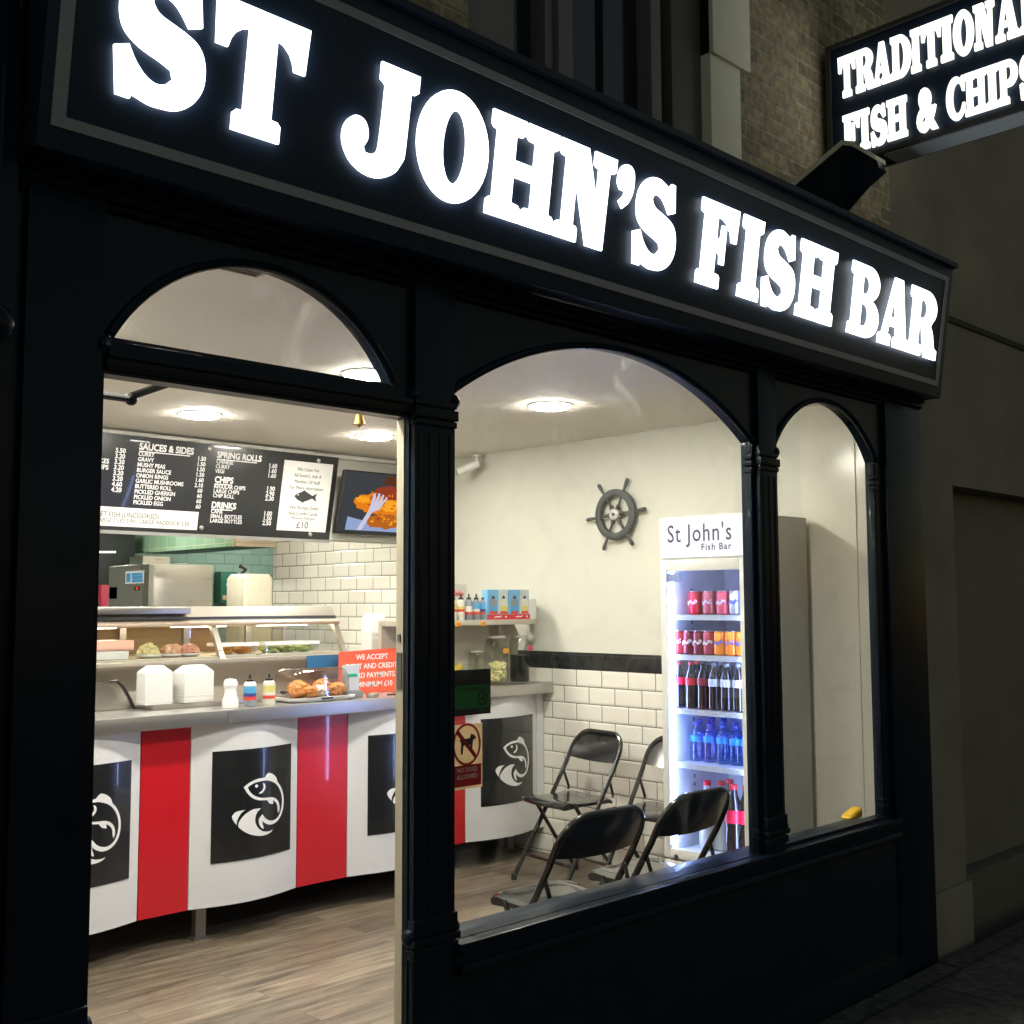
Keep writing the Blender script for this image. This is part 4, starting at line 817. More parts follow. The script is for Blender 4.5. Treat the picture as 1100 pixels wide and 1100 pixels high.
# ================================================================== SIDE WALL THINGS
# ship's wheel
hub = at_x(661.4, 552.7, 4.965)
t = thing('ship_wheel', "grey decorative ship's wheel with six handles on the cream wall", 'wheel', (4.965, hub.y, hub.z))
RO, RI = .148, .108
b = MB(); n = 48
rings = []
for k, (r, x) in enumerate([(RI, .012), (RI, -.012), (RI+.006, -.016), (RO-.006, -.016), (RO, -.012), (RO, .012)]): rings.append([b.b.verts.new((x, r*math.cos(2*math.pi*i/n), r*math.sin(2*math.pi*i/n))) for i in range(n)])
for k in range(6):
    a, c = rings[k], rings[(k+1) % 6]
    for i in range(n): b.b.faces.new((a[i], a[(i+1) % n], c[(i+1) % n], c[i]))
b.build('rim', WHEELM, t)
for k in range(6):
    a = R(115+60*k); dy, dz = math.cos(a), math.sin(a)
    P = [(.03, .012), (.05, .014), (.065, .008), (.09, .007), (.112, .010), (.14, .009), (.155, .007), (.175, .0095), (.20, .012), (.215, .012), (.224, .008)]
    b = MB(); b.tube([(-.002, dy*r, dz*r) for r, _ in P], [q_ for _, q_ in P], 10); b.build('spoke', WHEELM, t)
b = MB(); b.lathe([(.036, .008), (.036, -.018), (.031, -.022), (.010, -.022)], (0, 0, 0), 28, 'x'); b.build('hub', mat('tarnished steel', (.42, .42, .40), .4, .8), t); b = MB(); b.lathe([(.010, -.0225), (.010, -.026), (.004, -.0265)], (0, 0, 0), 16, 'x'); b.build('hub_pin', BLPL, t)
# security camera
pc = at_x(516, 490, 4.97)
t = thing('security_camera', 'small white security camera under the ceiling corner', 'camera', (4.99, pc.y, 2.47))
b = MB(); b.lathe([(.032, 0), (.032, .012), (.02, .018)], (-.05, 0, -.002), 16); b.tube([(-.05, 0, 0), (-.06, .0, -.05), (-.09, .02, -.07)], .012); b.build('mount', WHPL, t); b = MB(); b.tube([(-.06, -.03, -.05), (-.16, .07, -.105)], .026, 14); b.build('housing', WHPL, t); b = MB(); b.tube([(-.1605, .0705, -.1052), (-.163, .073, -.1065)], .021, 14); b.build('lens', BLPL, t)
# brass bell
pb = at_y(386, 448, 2.62)
t = thing('door_bell', 'small brass bell hanging inside the door transom', 'bell', (pb.x, 2.62, pb.z))
b = MB(); b.lathe([(.019, -.022), (.017, -.017), (.012, -.004), (.0095, .012), (.006, .019), (.002, .021)], n=18); b.build('bell', mat('old brass', (.42, .27, .08), .5, .7), t); b = MB(); b.sphere((0, 0, -.027), .005); b.build('clapper', BRASS, t); b = MB(); b.tube([(0, 0, .018), (0, 0, .05), (0, -.06, .06), (0, -.165, .06)], .0025, 6); b.build('spring_arm', BRASS, t)

# ------------------------------------------------------------------ drinks fridge
fx, fy0, fy1, fz = 4.40, 2.952, 3.455, 1.925
fr_ = thing('drinks_fridge', 'tall white glass fronted drinks fridge with a lit header', 'fridge')
FIN = mat('fridge inner white', (.80, .82, .86), .35, var=.02)
b = MB()
b.box(fx+.03, 4.93, fy0, fy0+.03, .07, fz); b.box(fx+.03, 4.93, fy1-.03, fy1, .07, fz); b.box(4.90, 4.93, fy0+.0305, fy1-.0305, .07, fz); b.box(fx+.03, 4.8995, fy0+.0305, fy1-.0305, fz-.03, fz); b.box(fx+.03, 4.8995, fy0+.0305, fy1-.0305, .07, .30); b.build('cabinet', FRIDGE, fr_, .002)
b = MB(); b.box(fx+.04, 4.899, fy0+.031, fy0+.036, .302, 1.69); b.box(fx+.04, 4.899, fy1-.036, fy1-.031, .302, 1.69); b.box(4.893, 4.899, fy0+.0365, fy1-.0365, .302, 1.69); b.box(fx+.04, 4.892, fy0+.0365, fy1-.0365, .302, .312); b.box(fx+.04, 4.892, fy0+.0365, fy1-.0365, 1.68, 1.69); b.build('lining', FIN, fr_)
zb_ = at_x(707, 601, fx).z; zg1 = at_x(708, 614, fx).z
hd = box('header', FRIDGE, fr_, fx, fx+.0295, fy0, fy1, zb_-.004, fz-.001, .003)
lb_ = box('light_panel', glow('fridge header light', (.93, .96, 1.0), 1.35), hd, fx-.003, fx-.0005, fy0+.012, fy1-.012, zb_+.004, fz-.008)
HINK = mat('indigo print', (.035, .025, .09), .5, var=0)
tz = fz-.008-(zb_+.004); 
vf = textvf("St John's", tz*.44, .0006, 'LEFT', .62, .006, spacing=1.12); wx = max(v[0] for v in vf[0])
ysc = (at_x(717, 575, fx).y-at_x(786, 570, fx).y)/wx
vfobj('lettering', ([(x*ysc, y, d) for x, y, d in vf[0]], vf[1]), face_left(at_x(717, 575, fx).y, zb_+.004+tz*.40, fx-.0032), HINK, hd)
vf = textvf("Fish Bar", tz*.16, .0006, 'LEFT', .75, .025, spacing=1.2); wx = max(v[0] for v in vf[0]); ysc = (at_x(753.5, 585, fx).y-at_x(786, 582, fx).y)/wx
vfobj('lettering', ([(x*ysc, y, d) for x, y, d in vf[0]], vf[1]), face_left(at_x(753.5, 585, fx).y, zb_+.004+tz*.17, fx-.0032), HINK, hd)
dr = MB(); f1, f0 = fy1-.002, fy0+.002; zt_ = zb_-.0045; zb2 = .285
dr.box(fx, fx+.0295, f1-.036, f1, zb2, zt_); dr.box(fx, fx+.0295, f0, f0+.036, zb2, zt_); dr.box(fx, fx+.0295, f0+.0365, f1-.0365, zg1, zt_); dr.box(fx, fx+.0295, f0+.0365, f1-.0365, zb2, zb2+.045)
do = dr.build('door', FRIDGE, fr_, .002); box('door_glass', pane('fridge glass', (.93, .96, 1.0), 1), do, fx+.010, fx+.014, f0+.036, f1-.036, zb2+.045, zg1)
kick = box('lower_panel', FRIDGE, fr_, fx, fx+.0295, fy0+.002, fy1-.002, .075, .272, .003); b = MB(); b.lathe([(.012, 0), (.012, -.003), (.008, -.003)], (fx-.0005, fy1-.075, .292), 14, 'x'); b.build('door_lock', DSTEEL, do)
for y in (fy0+.05, fy1-.05):
    for x in (4.45, 4.88): b = MB(); b.lathe([(.02, 0), (.02, .069)], (x, y, 0), 12); b.build('foot', BLPL, fr_)
LED = glow('fridge led', (.38, .50, 1.0), 72)
b = MB(); b.box(fx+.031, fx+.038, f1-.052, f1-.040, .34, 1.66); b.box(fx+.031, fx+.038, f0+.040, f0+.052, .34, 1.66); b.build('led_strip', LED, fr_)
SHZ = [at_x(757, 660.5, fx+.05).z, at_x(757, 704, fx+.05).z, at_x(757, 763, fx+.05).z, at_x(757, 822, fx+.05).z]
FLOORZ = .3125
SHM = mat('shelf wire', (.62, .66, .74), .3, .2)
for z in SHZ:
    b = MB(); b.box(fx+.045, fx+.055, fy0+.04, fy1-.04, z-.026, z-.001); b.box(fx+.0555, 4.88, fy0+.04, fy1-.04, z-.008, z-.002); b.build('shelf', SHM, fr_)
b = MB()
for i in range(30): z = .4+i*.04; b.box(4.60, 4.612, fy1-.0375, fy1-.0362, z, z+.018)
b.build('shelf_track', DSTEEL, fr_)
p = at_x(716, 616.5, fx+.009); q = at_x(731, 625, fx+.009); st = box('energy_sticker', mat('sticker blue grey', (.18, .24, .48), .5), do, fx+.0065, fx+.0095, q.y, p.y, q.z, p.z)
# drinks
def can(proto_label, col, band, x, y, z, group, s=1.0):
    t = thing('drink_can', proto_label, 'drinks can', (x, y, z), group)
    b = MB(); b.lathe([(.024, 0), (.0325, .008), (.0325, .104), (.027, .113)], n=20); b.build('can', col, t); b = MB(); b.lathe([(.0275, .1131), (.028, .116), (.026, .1165), (.0255, .114)], n=20); b.build('rim', STEEL, t)
    b = MB(); k = 12
    sd_ = random.uniform(0, 300)
    for i in range(2):
        pts = [(.0331*math.cos(R(180+u)), .0331*math.sin(R(180+u)), .058+.007*math.sin(R(u*(5+3*i)+sd_))+.004*i+u*.0001) for u in range(-52, 53, 4)]
        b.tube(pts, [.0018+.0016*abs(math.sin(R(u*7+sd_))) for u in range(-52, 53, 4)], 5)
    b.build('logo', band, t); return t
CR = mat('can red', (.62, .012, .03), .25, .3); CD = mat('can dark red', (.22, .02, .035), .25, .3); CO = mat('can orange', (.85, .25, .01), .25, .3); CS = mat('can silver', (.62, .62, .66), .25, .7); WL = mat('logo white', (.82, .82, .85), .4); BL = mat('logo blue', (.08, .12, .50), .4)
def yat(px, X): return at_x(px, 700, X).y
XF = 4.50
z = SHZ[0]
for px, m, l, lab in ((747.5, CR, WL, 'bright red can leftmost on the top fridge shelf'), (763, mat('can faded red', (.42, .08, .09), .3, .3), WL, 'dull red can on the top fridge shelf'), (778, mat('can rose red', (.60, .06, .09), .3, .3), WL, 'rosy red can on the top fridge shelf'), (791.5, CS, BL, 'silver can at the right of the top fridge shelf')): can(lab, m, l, 4.55, yat(px, 4.55), z, 'cans on the top fridge shelf')
z = SHZ[1]
for i, (px, m, l, lab) in enumerate(((729.5, mat('can red tan', (.50, .03, .03), .3, .3), WL, 'red can with white script leftmost on the second shelf'), (741, CD, WL, 'dark red can second from left on the second shelf'), (752, CD, WL, 'dark red can third from left on the second shelf'), (763, mat('can wine', (.35, .015, .03), .3, .3), WL, 'wine red can beside the orange cans'), (774.5, CO, BL, 'orange can next to the wine red can'), (786.5, CO, BL, 'orange can in the middle of the orange cans'), (798, CO, BL, 'orange can furthest right on the second shelf'))): can(lab, m, l, 4.50, yat(px, 4.50), z, 'cans on the second fridge shelf')
for px, m, lab in ((752, CR, 'red can in the back row of the top fridge shelf, left'), (766, CR, 'red can in the back row of the top fridge shelf, middle'), (780, CS, 'silver can in the back row of the top fridge shelf, right')): can(lab, m, WL, 4.64, yat(px, 4.64), SHZ[0], 'cans on the top fridge shelf')
for px, m, lab in ((736, CD, 'dark red can behind the leftmost front can'), (748, CD, 'dark red can in the back row of the second shelf'), (760, CR, 'bright red can in the back row of the second shelf'), (772, CO, 'orange can in the back row, left'), (784, CO, 'orange can in the back row, middle'), (795, CO, 'orange can in the back row, right')): can(lab, m, WL, 4.58, yat(px, 4.58), SHZ[1], 'cans on the second fridge shelf')
def bottle(name, lab, x, y, z, r, h, liquid, capm, labm, group, l0=.42, l1=.62, fill=.8, cat='drinks bottle'):
    t = thing(name, lab, cat, (x, y, z), group)
    P = [(r*.8, 0), (r, h*.02), (r, h*.30), (r*.93, h*.40), (r, h*.50), (r, h*.62), (r*.85, h*.74), (r*.48, h*.86), (r*.38, h*.93)]
    b = MB(); b.lathe(P, n=20); b.build('bottle', liquid, t); b = MB(); b.lathe([(r*.46, h*.931), (r*.46, h*.995), (r*.40, h)], n=16); b.build('cap', capm, t)
    b = MB(); b.lathe([(r*1.02, h*l0), (r*1.02, h*l1)], n=20, cap=False); b.build('label', labm, t); return t
COLA = mat('cola', (.015, .008, .006), .06, coat=1.0); WATER = pane('water bottle plastic', (.62, .78, 1.0), 2.0, .04); CLEARB = mat('lemonade', (.52, .52, .50), .08, coat=.6); JUI = mat('juice', (.62, .42, .20), .12, coat=.5)
RC = mat('red cap', (.65, .02, .03), .35); BC = mat('blue cap', (.03, .06, .45), .35); SC = mat('silver label', (.68, .68, .74), .4); GC = mat('grey cap', (.55, .55, .60), .35); RL = mat('bright red label', (.70, .02, .05), .35); WBL = mat('water label', (.02, .25, .70), .35); BKC = mat('black cap', (.03, .02, .02), .35)
z = SHZ[2]
for px, c, l, lab in ((729, RC, RL, 'cola bottle with red cap leftmost on the third shelf'), (742, RC, RL, 'cola bottle with red cap second on the third shelf'), (755, BKC, mat('dark red label', (.25, .02, .03), .4), 'dark cola bottle third on the middle fridge shelf'), (767, GC, SC, 'silver labelled cola bottle fourth on the third shelf'), (780, GC, SC, 'silver labelled cola bottle fifth on the third shelf'), (793, GC, SC, 'silver labelled cola bottle at the right of the third shelf')): bottle('cola_bottle', lab, 4.50, yat(px, 4.50), z, .030, .225, COLA, c, l, 'small cola bottles', .50, .66)
for px, c, l, lab in ((736, RC, RL, 'cola bottle in the back row, left'), (749, RC, RL, 'cola bottle in the back row, second'), (762, GC, SC, 'silver labelled bottle in the back row, left'), (775, GC, SC, 'silver labelled bottle in the back row, middle'), (788, GC, SC, 'silver labelled bottle in the back row, right')): bottle('cola_bottle', lab, 4.585, yat(px, 4.585), z, .030, .225, COLA, c, l, 'small cola bottles', .50, .66)
z = SHZ[3]; k = 0
for row, X in ((0, 4.56), (1, 4.65), (2, 4.74)):
    for i, px in enumerate(((747, 761, 775, 789, 801), (750, 763, 776, 789), (752, 764, 776, 788))[row]):
        bottle('water_bottle', ['blue capped water bottle in the front row of the fridge', 'blue capped water bottle in the middle row of the fridge', 'blue capped water bottle in the back row of the fridge'][row], X, yat(px, X), z, .033, .185+.006*row, WATER, BC, WBL, 'water bottles in the fridge', .52, .68)
z = FLOORZ+.0005
for px, X, l, lab in ((757, 4.56, JUI, 'large clear bottle with amber label low in the fridge'), (772, 4.6, SC, 'large clear bottle beside the amber one')): bottle('lemonade_bottle', lab, X, yat(px, X), z, .042, .33, CLEARB, RC, l, 'large clear bottles', .45, .6)
for px, X, lab in ((785, 4.50, 'large cola bottle in front at the bottom of the fridge'), (799, 4.52, 'large cola bottle at the right of the bottom shelf'), (781, 4.62, 'large cola bottle behind the other two')): bottle('large_cola_bottle', lab, X, yat(px, X), z, .042, .34, COLA, RC, RL, 'large cola bottles', .48, .66)

# ------------------------------------------------------------------ shelf with sauces at the far end of the counter
sh = thing('sauce_shelf', 'beige shelf with a deep front above the counter end', 'shelf')
YS = 4.80
BEI = mat('beige shelf board', (.48, .44, .37), .5)
zs = at_y(575, 665, YS).z; xr = at_y(575.5, 665, YS).x
box('board', BEI, sh, 3.86, xr, YS, YS+.22, zs-.03, zs, .002)
pz = at_y(566, 688, YS+.10)
b = MB(); b.prism([(3.86, 1.035), (pz.x-.03, 1.035), (pz.x+.03, pz.z+.02), (xr, zs-.031), (3.86, zs-.031)], lambda x, z: (x, YS+.19, z), lambda x, z: (x, YS+.22, z)); b.build('back_panel', BEI, sh)
pk = at_y(542, 683, YS+.1); box('bracket', BEI, sh, pk.x-.02, pk.x+.02, YS+.13, YS+.1895, pk.z-.06, zs-.031, .002)
tp = at_y(489, 662, YS).z
PT = mat('orange ticket', (.90, .40, .04), .5)
for px, py in ((492.5, 670.5), (519, 671)):
    p = at_y(px, py, YS-.004); o = box('price_ticket', PT, sh, p.x-.019, p.x+.019, YS-.0045, YS-.0005, zs-.034, zs-.008); vfobj('lettering', textvf('1.30', .012, .0005, 'CENTER', .9), face_front(p.x, zs-.027, YS-.005), DINK, o)
cols = [(486.5, MILK, [PALE, REDL, YEL, YEL], 'cream sauce bottle next to the pillar on the shelf'), (495, MILK, [PALE, REDL, YEL, PALE], 'cream sauce bottle with yellow label second on the shelf'), (503.5, GREYB, [REDL, PALE, PALE, GREYB], 'grey sauce bottle with red stripe third on the shelf'), (511.5, GREYB, [REDL, PALE, BLU, BLU], 'grey sauce bottle with pale blue label fourth on the shelf'), (519.5, GREYB, [REDL, NAVY, BLU, BLU], 'grey sauce bottle with bright blue label beside the boxes')]
for px, bd, lc, lab in cols: t_ = sauce('sauce_bottle', (at_y(px, 660, YS+.06).x, YS+.06, zs+.0005), lc, bd, lab, .78, 'sauce bottles'); t_.scale = (1, 1, 1.32)
def carton(px0, px1, lab):
    x0 = at_y(px0, 650, YS+.02).x; x1 = at_y(px1, 650, YS+.02).x; h = at_y(px0, 633.5, YS+.02).z-zs; t = thing('sauce_carton', lab, 'carton', (x0, YS+.02, zs+.0005), 'printed sauce cartons'); w_ = x1-x0
    b = MB(); b.box(0, w_-.003, 0, .045, 0, h); b.build('carton', mat('carton blue', (.16, .42, .68), .5), t)
    b = MB(); b.box(w_*.52, w_-.004, -.0015, -.0003, h*.2, h-.001); b.build('pale_half', mat('carton pale', (.52, .60, .62), .5), t)
    b = MB(); b.box(-.003, w_-.001, -.006, -.0016, 0, h*.17); rb = b.build('red_band', mat('carton red', (.58, .03, .04), .5), t)
    b = MB(); b.tube([(w_*.30, -.0065, h*.07), (w_*.42, -.0065, h*.10), (w_*.5, -.0065, h*.08), (w_*.62, -.0065, h*.11)], .004, 5); b.sphere((w_*.85, -.0062, h*.09), .006, (1.3, .3, 1), 8); b.build('white_logo', WL, rb)
    for k, (cx, bm, lm) in enumerate(((.27, GREYB, PALE), (.76, MILK, YEL))):
        b = MB(); b.box(w_*(cx-.17), w_*(cx+.17), -.004, -.0017, h*.18, h*.62); b.prism([(w_*(cx-.17), h*.62), (w_*(cx+.17), h*.62), (w_*(cx+.08), h*.70), (w_*(cx-.08), h*.70)], lambda x, z: (x, -.0017, z), lambda x, z: (x, -.004, z)); pb_ = b.build('printed_bottle', bm, t)
        b = MB(); b.prism([(w_*(cx-.09), h*.702), (w_*(cx+.09), h*.702), (w_*(cx+.02), h*.80), (w_*(cx-.02), h*.80)], lambda x, z: (x, -.0017, z), lambda x, z: (x, -.004, z)); b.build('printed_cap', BLPL, t)
        b = MB(); b.box(w_*(cx-.165), w_*(cx+.165), -.005, -.0042, h*.28, h*.45); b.build('printed_label', lm if k else BLU, pb_); b = MB(); b.box(w_*(cx-.165), w_*(cx+.165), -.005, -.0042, h*.19, h*.275); b.build('printed_label', REDL, pb_)
    vfobj('lettering', textvf('sauce', .014, .0005, 'LEFT', .9, .02), lambda x, y, d: (.012+x, -.0003-d, h*.85+y), WL, t) if False else None
carton(523.5, 546, 'blue printed sauce carton beside the bottles'); carton(546.5, 568.5, 'blue printed sauce carton at the shelf end')
tag(box('white_box', WHPL, None, at_y(570, 650, YS+.1).x, xr-.005, YS+.05, YS+.17, zs+.0005, zs+.125, .003), 'small plain white box at the shelf end behind the cartons', 'box')
# pink sweet box on a riser
t = thing('sweet_tub', 'clear tub of pink sweets raised on a white box', 'tub', (at_y(490, 640, YS+.12).x, YS+.14, zs+.0005))
b = MB(); b.box(-.1, .075, -.05, .05, 0, .105); b.build('riser', WHPL, t); zz = .1055
b = MB(); rstack(b, [(.06, .045, .02, zz), (.066, .05, .02, zz+.10)]); b.build('tub', CLEAR, t); b = MB()
for i in range(14): lump(b, (random.uniform(-.045, .045), random.uniform(-.03, .03), zz+.018+random.uniform(0, .055)), .016, i+60)
b.build('sweets', mat('pink sweets', (.75, .25, .25), .4, var=.4, scale=40), t)
# jars on the counter end
JAR = pane('jar glass', (.94, .96, .93), 1.3)
def jar(px, Y, r, h, fillm, fillh, lab, stick=None, lid=True, lumps=0, fcol=None):
    p = at_y(px, 700, Y); t = thing('glass_jar', lab, 'jar', (p.x, Y, ZT+.0005), 'jars on the counter end')
    b = MB(); b.lathe([(r*.9, 0), (r, .01), (r, h*.80), (r*.86, h*.90), (r*.74, h*.95)], n=28); b.build('jar', JAR, t)
    if lid: b = MB(); b.lathe([(r*.80, h*.951), (r*.80, h-.004), (r*.74, h)], n=28); b.build('lid', mat('jar lid', (.55, .55, .52), .3, .5), t)
    b = MB(); 
    if lumps:
        for i in range(lumps):
            a = random.uniform(0, 6.28); rr = random.uniform(0, r*.62); lump(b, (rr*math.cos(a), rr*math.sin(a), .03+random.random()*(fillh-.05)), r*.32, i+80, .9)
    else: b.lathe([(r*.86, .006), (r*.95, .014), (r*.95, fillh-.004), (r*.90, fillh)], n=28)
    b.build('contents', fillm, t)
    if stick: b = MB(); b.box(stick[1]-.022, stick[1]+.022, -r-.004, -r-.0008, stick[2], stick[2]+.026); o = b.build('price_ticket', stick[0], t); vfobj('lettering', textvf('EGGS 60p', .007, .0005, 'CENTER', .8), lambda x, y, d: (stick[1]+x, -r-.0042-d, stick[2]+.009+y), DINK, o)
jar(533, 4.875, .070, .285, mat('pickled eggs', (.72, .66, .34), .25, var=.15), .135, 'glass jar of pale pickled eggs with an orange ticket', (PT, .012, .185), lumps=44)
jar(558, 4.88, .060, .285, mat('dark pickle', (.012, .012, .012), .25), .165, 'glass jar of black liquid with a pink ticket', (mat('pink ticket', (.75, .12, .20), .5), .03, .195))
jar(512, 4.93, .05, .20, mat('onion pickle', (.50, .48, .30), .3, var=.3), .10, 'smaller glass jar of pickled onions behind the sign', None, lumps=14)
t = thing('gherkin_tub', 'clear tub of yellow gherkins by the pillar', 'tub', (at_y(493, 712, 4.86).x, 4.86, ZT+.0005)); b = MB(); rstack(b, [(.055, .045, .02, 0), (.06, .05, .02, .13)]); b.build('tub', CLEAR, t); b = MB()
for i in range(6): y_ = random.uniform(-.02, .02); b.tube([(-.04, y_, .05+i*.012), (0, y_-.01, .062+i*.012), (.035, y_+.01, .045+i*.012)], [.008, .015, .009], 8)
b.build('gherkins', mat('gherkin', (.55, .42, .03), .4, var=.3), t); b = MB(); b.box(-.05, .025, -.0545, -.0502, .02, .07); lb2 = b.build('label', mat('pale blue label', (.45, .52, .60), .5), t)
# ------------------------------------------------------------------ window stickers
YW = 2.4415
hx0 = 2.085; p = at_y(527, 718, YW); q = at_y(528, 766, YW)
hs = thing('hygiene_rating_sign', 'black and green food hygiene rating sticker with a ringed four', 'sticker')
ht = p.z-q.z; b = MB(); b.box(hx0, p.x, YW, YW+.002, q.z, q.z+ht*.14); b.box(hx0, p.x, YW, YW+.002, q.z+ht*.66, p.z); b.box(p.x-.006, p.x, YW, YW+.002, q.z+ht*.1401, q.z+ht*.6599); b.build('card', mat('sticker black', (.008, .010, .012), .4), hs)
gb = box('green_panel', sticker('sticker green', (.045, .17, .065), .5), hs, hx0, p.x-.0061, YW-.0006, YW+.0012, q.z+ht*.1401, q.z+ht*.6599)
vfobj('lettering', textvf('FOOD HYGIENE RATING', .010, .0004, 'RIGHT', .75), face_front(p.x-.010, q.z+ht*.53, YW-.0013), BLPL, gb)
vfobj('lettering', textvf('0 1 2 3', .014, .0004, 'RIGHT', 1.0), face_front(p.x-.060, q.z+ht*.26, YW-.0013), mat('faint print', (.03, .13, .05), .5), gb)
cxr = p.x-.034
vfobj('ring', fill2d([arc(0, 0, .019, .023, 0, 345, 23), arc(0, 0, .013, .017, 0, 345, 23)], .0006), face_front(cxr, q.z+ht*.36, YW-.0013), BLPL, gb)
vfobj('rating_number', textvf('4', .020, .0004, 'CENTER', 1.0, .03), face_front(cxr, q.z+ht*.28, YW-.0013), BLPL, gb)
box('rating_word', mat('sticker dark green', (.02, .06, .025), .5), hs, cxr-.02, cxr+.02, YW-.0012, YW-.0003, q.z+ht*.06, q.z+ht*.125)
p = at_y(518, 777, YW); q = at_y(518, 843.5, YW)
nd = thing('no_dogs_sign', 'NO DOGS ALLOWED sticker with a struck out dog on the window', 'sticker')
box('card', sticker('sticker beige', (.72, .60, .44), .65), nd, 2.137, p.x, YW, YW+.002, q.z-.004, p.z+.002); ht = p.z-q.z; wd_ = p.x-2.142; cx_ = 2.142+wd_/2-.001
RDD = sticker('sticker red', (.55, .04, .05), .5)
rb = box('red_band', RDD, nd, 2.145, p.x-.005, YW-.0012, YW-.0003, q.z+.004, q.z+ht*.36)
vfobj('lettering', textvf('NO DOGS', .0125, .0004, 'CENTER', .95, .03), face_front(cx_, q.z+ht*.255, YW-.0013), mat('sticker pale print', (.85, .72, .66), .5), rb); vfobj('lettering', textvf('ALLOWED', .0125, .0004, 'CENTER', .95, .03), face_front(cx_, q.z+ht*.145, YW-.0013), MATS['sticker pale print'], rb)
rc = wd_*.44; zc_ = q.z+ht*.69; dg = [(-.72, .28), (-.55, .34), (.25, .38), (.30, .50), (.38, .68), (.46, .58), (.60, .60), (.66, .50), (.80, .42), (.74, .30), (.56, .27), (.50, .10), (.46, -.60), (.34, -.60), (.30, -.05), (-.30, -.05), (-.38, -.62), (-.52, -.62), (-.50, .05), (-.55, .22)]
vfobj('dog_pictogram', fill2d([dg], .0006), lambda x, y, d: (cx_+x*rc*.85, YW-.0006-d, zc_+y*rc*.85), BLPL, nd)
vfobj('ring', fill2d([arc(0, 0, rc*1.03, rc*1.15, 0, 351, 39), arc(0, 0, rc*.90, rc*1.01, 0, 351, 39)], .0006), face_front(cx_, zc_, YW-.0004), RDD, nd)
b = MB(); s2_ = rc*.08; b.prism([(-rc*.72-s2_, rc*.72-s2_), (-rc*.72+s2_, rc*.72+s2_), (rc*.68+s2_, -rc*.76+s2_), (rc*.68-s2_, -rc*.76-s2_)], lambda x, z: (cx_+x, YW-.0013, zc_+z), lambda x, z: (cx_+x, YW-.0020, zc_+z)); b.build('strike_bar', RDD, nd)
# yellow cloth on the sill
p = at_y(922, 884, 2.47); t = thing('yellow_sponge', 'folded yellow sponge on the narrow window sill', 'sponge', (p.x, 2.50, .566)); b = MB(); rstack(b, [(.050, .022, .012, 0), (.055, .026, .016, .008), (.055, .026, .016, .022), (.048, .02, .012, .030)])
for v in b.b.verts: v.co.z += .25*v.co.x*(v.co.z > .01)+.012
b.build('sponge', mat('yellow foam', (.72, .42, .02), .6, var=.2, bump=.4), t); box('inner_sill', BLACK, shop, 2.1, 4.6, 2.4505, 2.56, .54, .558, .003)

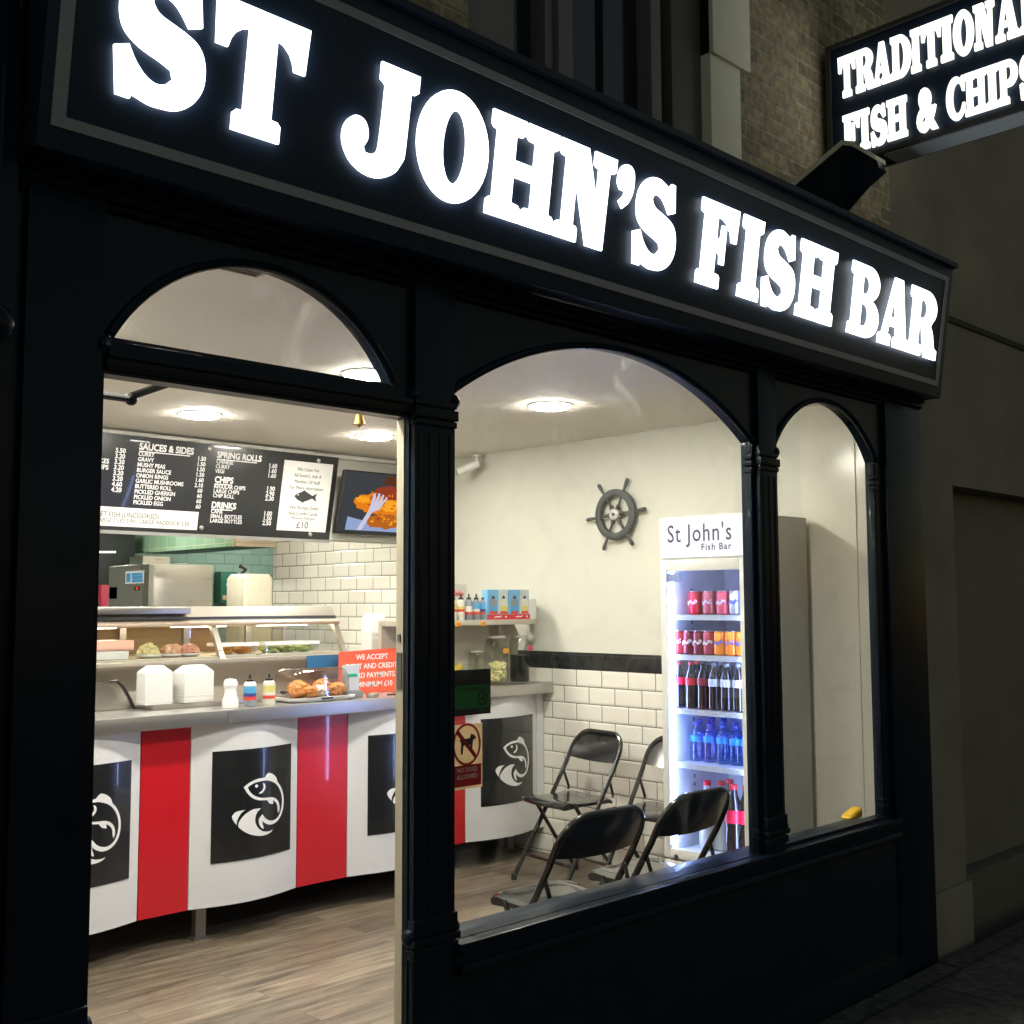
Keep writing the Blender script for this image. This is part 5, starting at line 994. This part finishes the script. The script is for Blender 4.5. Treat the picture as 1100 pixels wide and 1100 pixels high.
# ================================================================== CHAIRS
CG = 'black metal folding chairs'
def make_chair(label):
    t = thing('folding_chair', label, 'folding chair', (0, 0, 0), CG)
    hw = .203; zt = .785; r = .105
    side = lambda s: [(s*(hw+.012), .205, .012), (s*(hw+.004), .06, .25), (s*hw, -.085, .485), (s*hw, -.165, .615)]
    P = side(-1); top = []
    for i in range(9):
        a = R(180-90*i/8); top.append((-hw+r+r*math.cos(a), 0, zt-r+r*math.sin(a)))
    for i in range(9):
        a = R(90-90*i/8); top.append((hw-r+r*math.cos(a), 0, zt-r+r*math.sin(a)))
    yb = lambda z: -.165-(z-.615)*.52
    P = side(-1)+[(x, yb(z), z) for x, _, z in top]+side(1)[::-1]
    b = MB(); b.tube(P, .0125, 10); b.build('back_frame', CHRM, t)
    for s in (-1, 1):
        b = MB(); b.tube([(s*(hw-.022), .10, .445), (s*(hw-.018), -.06, .21), (s*(hw-.012), -.215, .012)], .011, 10); leg = b.build('leg', CHRM, t)
        b = MB(); b.lathe([(.015, 0), (.015, .03), (.012, .034)], (s*(hw-.012), -.215, 0), 12); b.lathe([(.016, 0), (.016, .03), (.013, .034)], (s*(hw+.012), .205, 0), 12); b.build('rubber_foot', BLPL, leg)
        b = MB(); b.tube([(s*(hw-.008), -.135, .56), (s*(hw-.014), -.165, .47), (s*(hw-.014), -.16, .455)], .008, 8); b.build('seat_link', CHRM, t)
    b = MB(); b.tube([(-hw-.008, .135, .13), (hw+.008, .135, .13)], .009, 8); b.build('front_bar', CHRM, t)
    b = MB(); b.tube([(-hw+.015, -.16, .09), (hw-.015, -.16, .09)], .008, 8); b.build('rear_bar', CHRM, t)
    # seat pan with a rolled front edge
    b = MB(); n = 12; hx = .182
    prof = [(y, z+.03) for y, z in [(-.185, .418), (-.16, .428), (-.05, .424), (.08, .426), (.16, .432), (.190, .428), (.203, .419), (.203, .408), (.192, .400)]]
    low = [(.18, .430), (.06, .438), (-.16, .438), (-.185, .432)]
    ring = prof+low; cols_ = []
    for i in range(n+1):
        u = -1+2*i/n; e = 1-.13*abs(u)**5; dz = -.010*abs(u)**6; cols_.append([b.b.verts.new((u*hx, y*e if y > 0 else y*(1-.10*abs(u)**4), z+dz-.006*(1-u*u))) for y, z in ring])
    m_ = len(ring)
    for a, c in zip(cols_, cols_[1:]):
        for k in range(m_): b.b.faces.new((a[k], a[(k+1) % m_], c[(k+1) % m_], c[k]))
    b.b.faces.new(cols_[0][::-1]); b.b.faces.new(cols_[-1]); b.build('seat', CHAIRM, t)
    # curved back plate
    b = MB(); nx, nz = 20, 10; F_, B_ = [], []
    for j in range(nz+1):
        rowf, rowb = [], []
        for i in range(nx+1):
            u = -1+2*i/nx; z0_ = .640+.018*(1-u*u)*0-.012*(1-u*u); x = u*(hw-.004)
            ax = abs(x); zmax = zt-.004 if ax < hw-r else zt-r-.004+math.sqrt(max(0, (r)**2-(ax-(hw-r))**2))
            z = z0_+(zmax-z0_)*j/nz; bow = -.022*(1-u*u)
            rowf.append(b.b.verts.new((x, yb(z)+bow+.004, z))); rowb.append(b.b.verts.new((x, yb(z)+bow-.004, z)))
        F_.append(rowf); B_.append(rowb)
    for j in range(nz):
        for i in range(nx): b.b.faces.new((F_[j][i], F_[j][i+1], F_[j+1][i+1], F_[j+1][i])); b.b.faces.new((B_[j][i], B_[j+1][i], B_[j+1][i+1], B_[j][i+1]))
    for i in range(nx): b.b.faces.new((F_[0][i], B_[0][i], B_[0][i+1], F_[0][i+1])); b.b.faces.new((F_[nz][i], F_[nz][i+1], B_[nz][i+1], B_[nz][i]))
    for j in range(nz): b.b.faces.new((F_[j][0], F_[j+1][0], B_[j+1][0], B_[j][0])); b.b.faces.new((F_[j][nx], B_[j][nx], B_[j+1][nx], F_[j+1][nx]))
    b.build('backrest', CHAIRM, t)
    return t
def copy_tree(o, parent=None):
    c = o.copy(); COL.objects.link(c)
    if parent: c.parent = parent
    for ch in list(o.children): copy_tree(ch, c)
    return c
ch0 = make_chair('black folding chair nearest the counter, facing us by the tiled wall')
CH = [((4.57, 4.25, 0), R(82), None), ((4.63, 3.70, 0), R(90), 'black folding chair half hidden behind the drinks fridge'), ((3.02, 2.845, 0), R(-4), 'black folding chair with its back to the window, left of the pair'), ((3.548, 2.845, 0), R(-1), 'black folding chair with its back to the window, in front of the fridge')]
for i, (loc, rz, lab) in enumerate(CH):
    c = ch0 if i == 0 else copy_tree(ch0)
    c.location = loc; c.rotation_euler = (0, 0, rz)
    if lab: c['label'] = lab
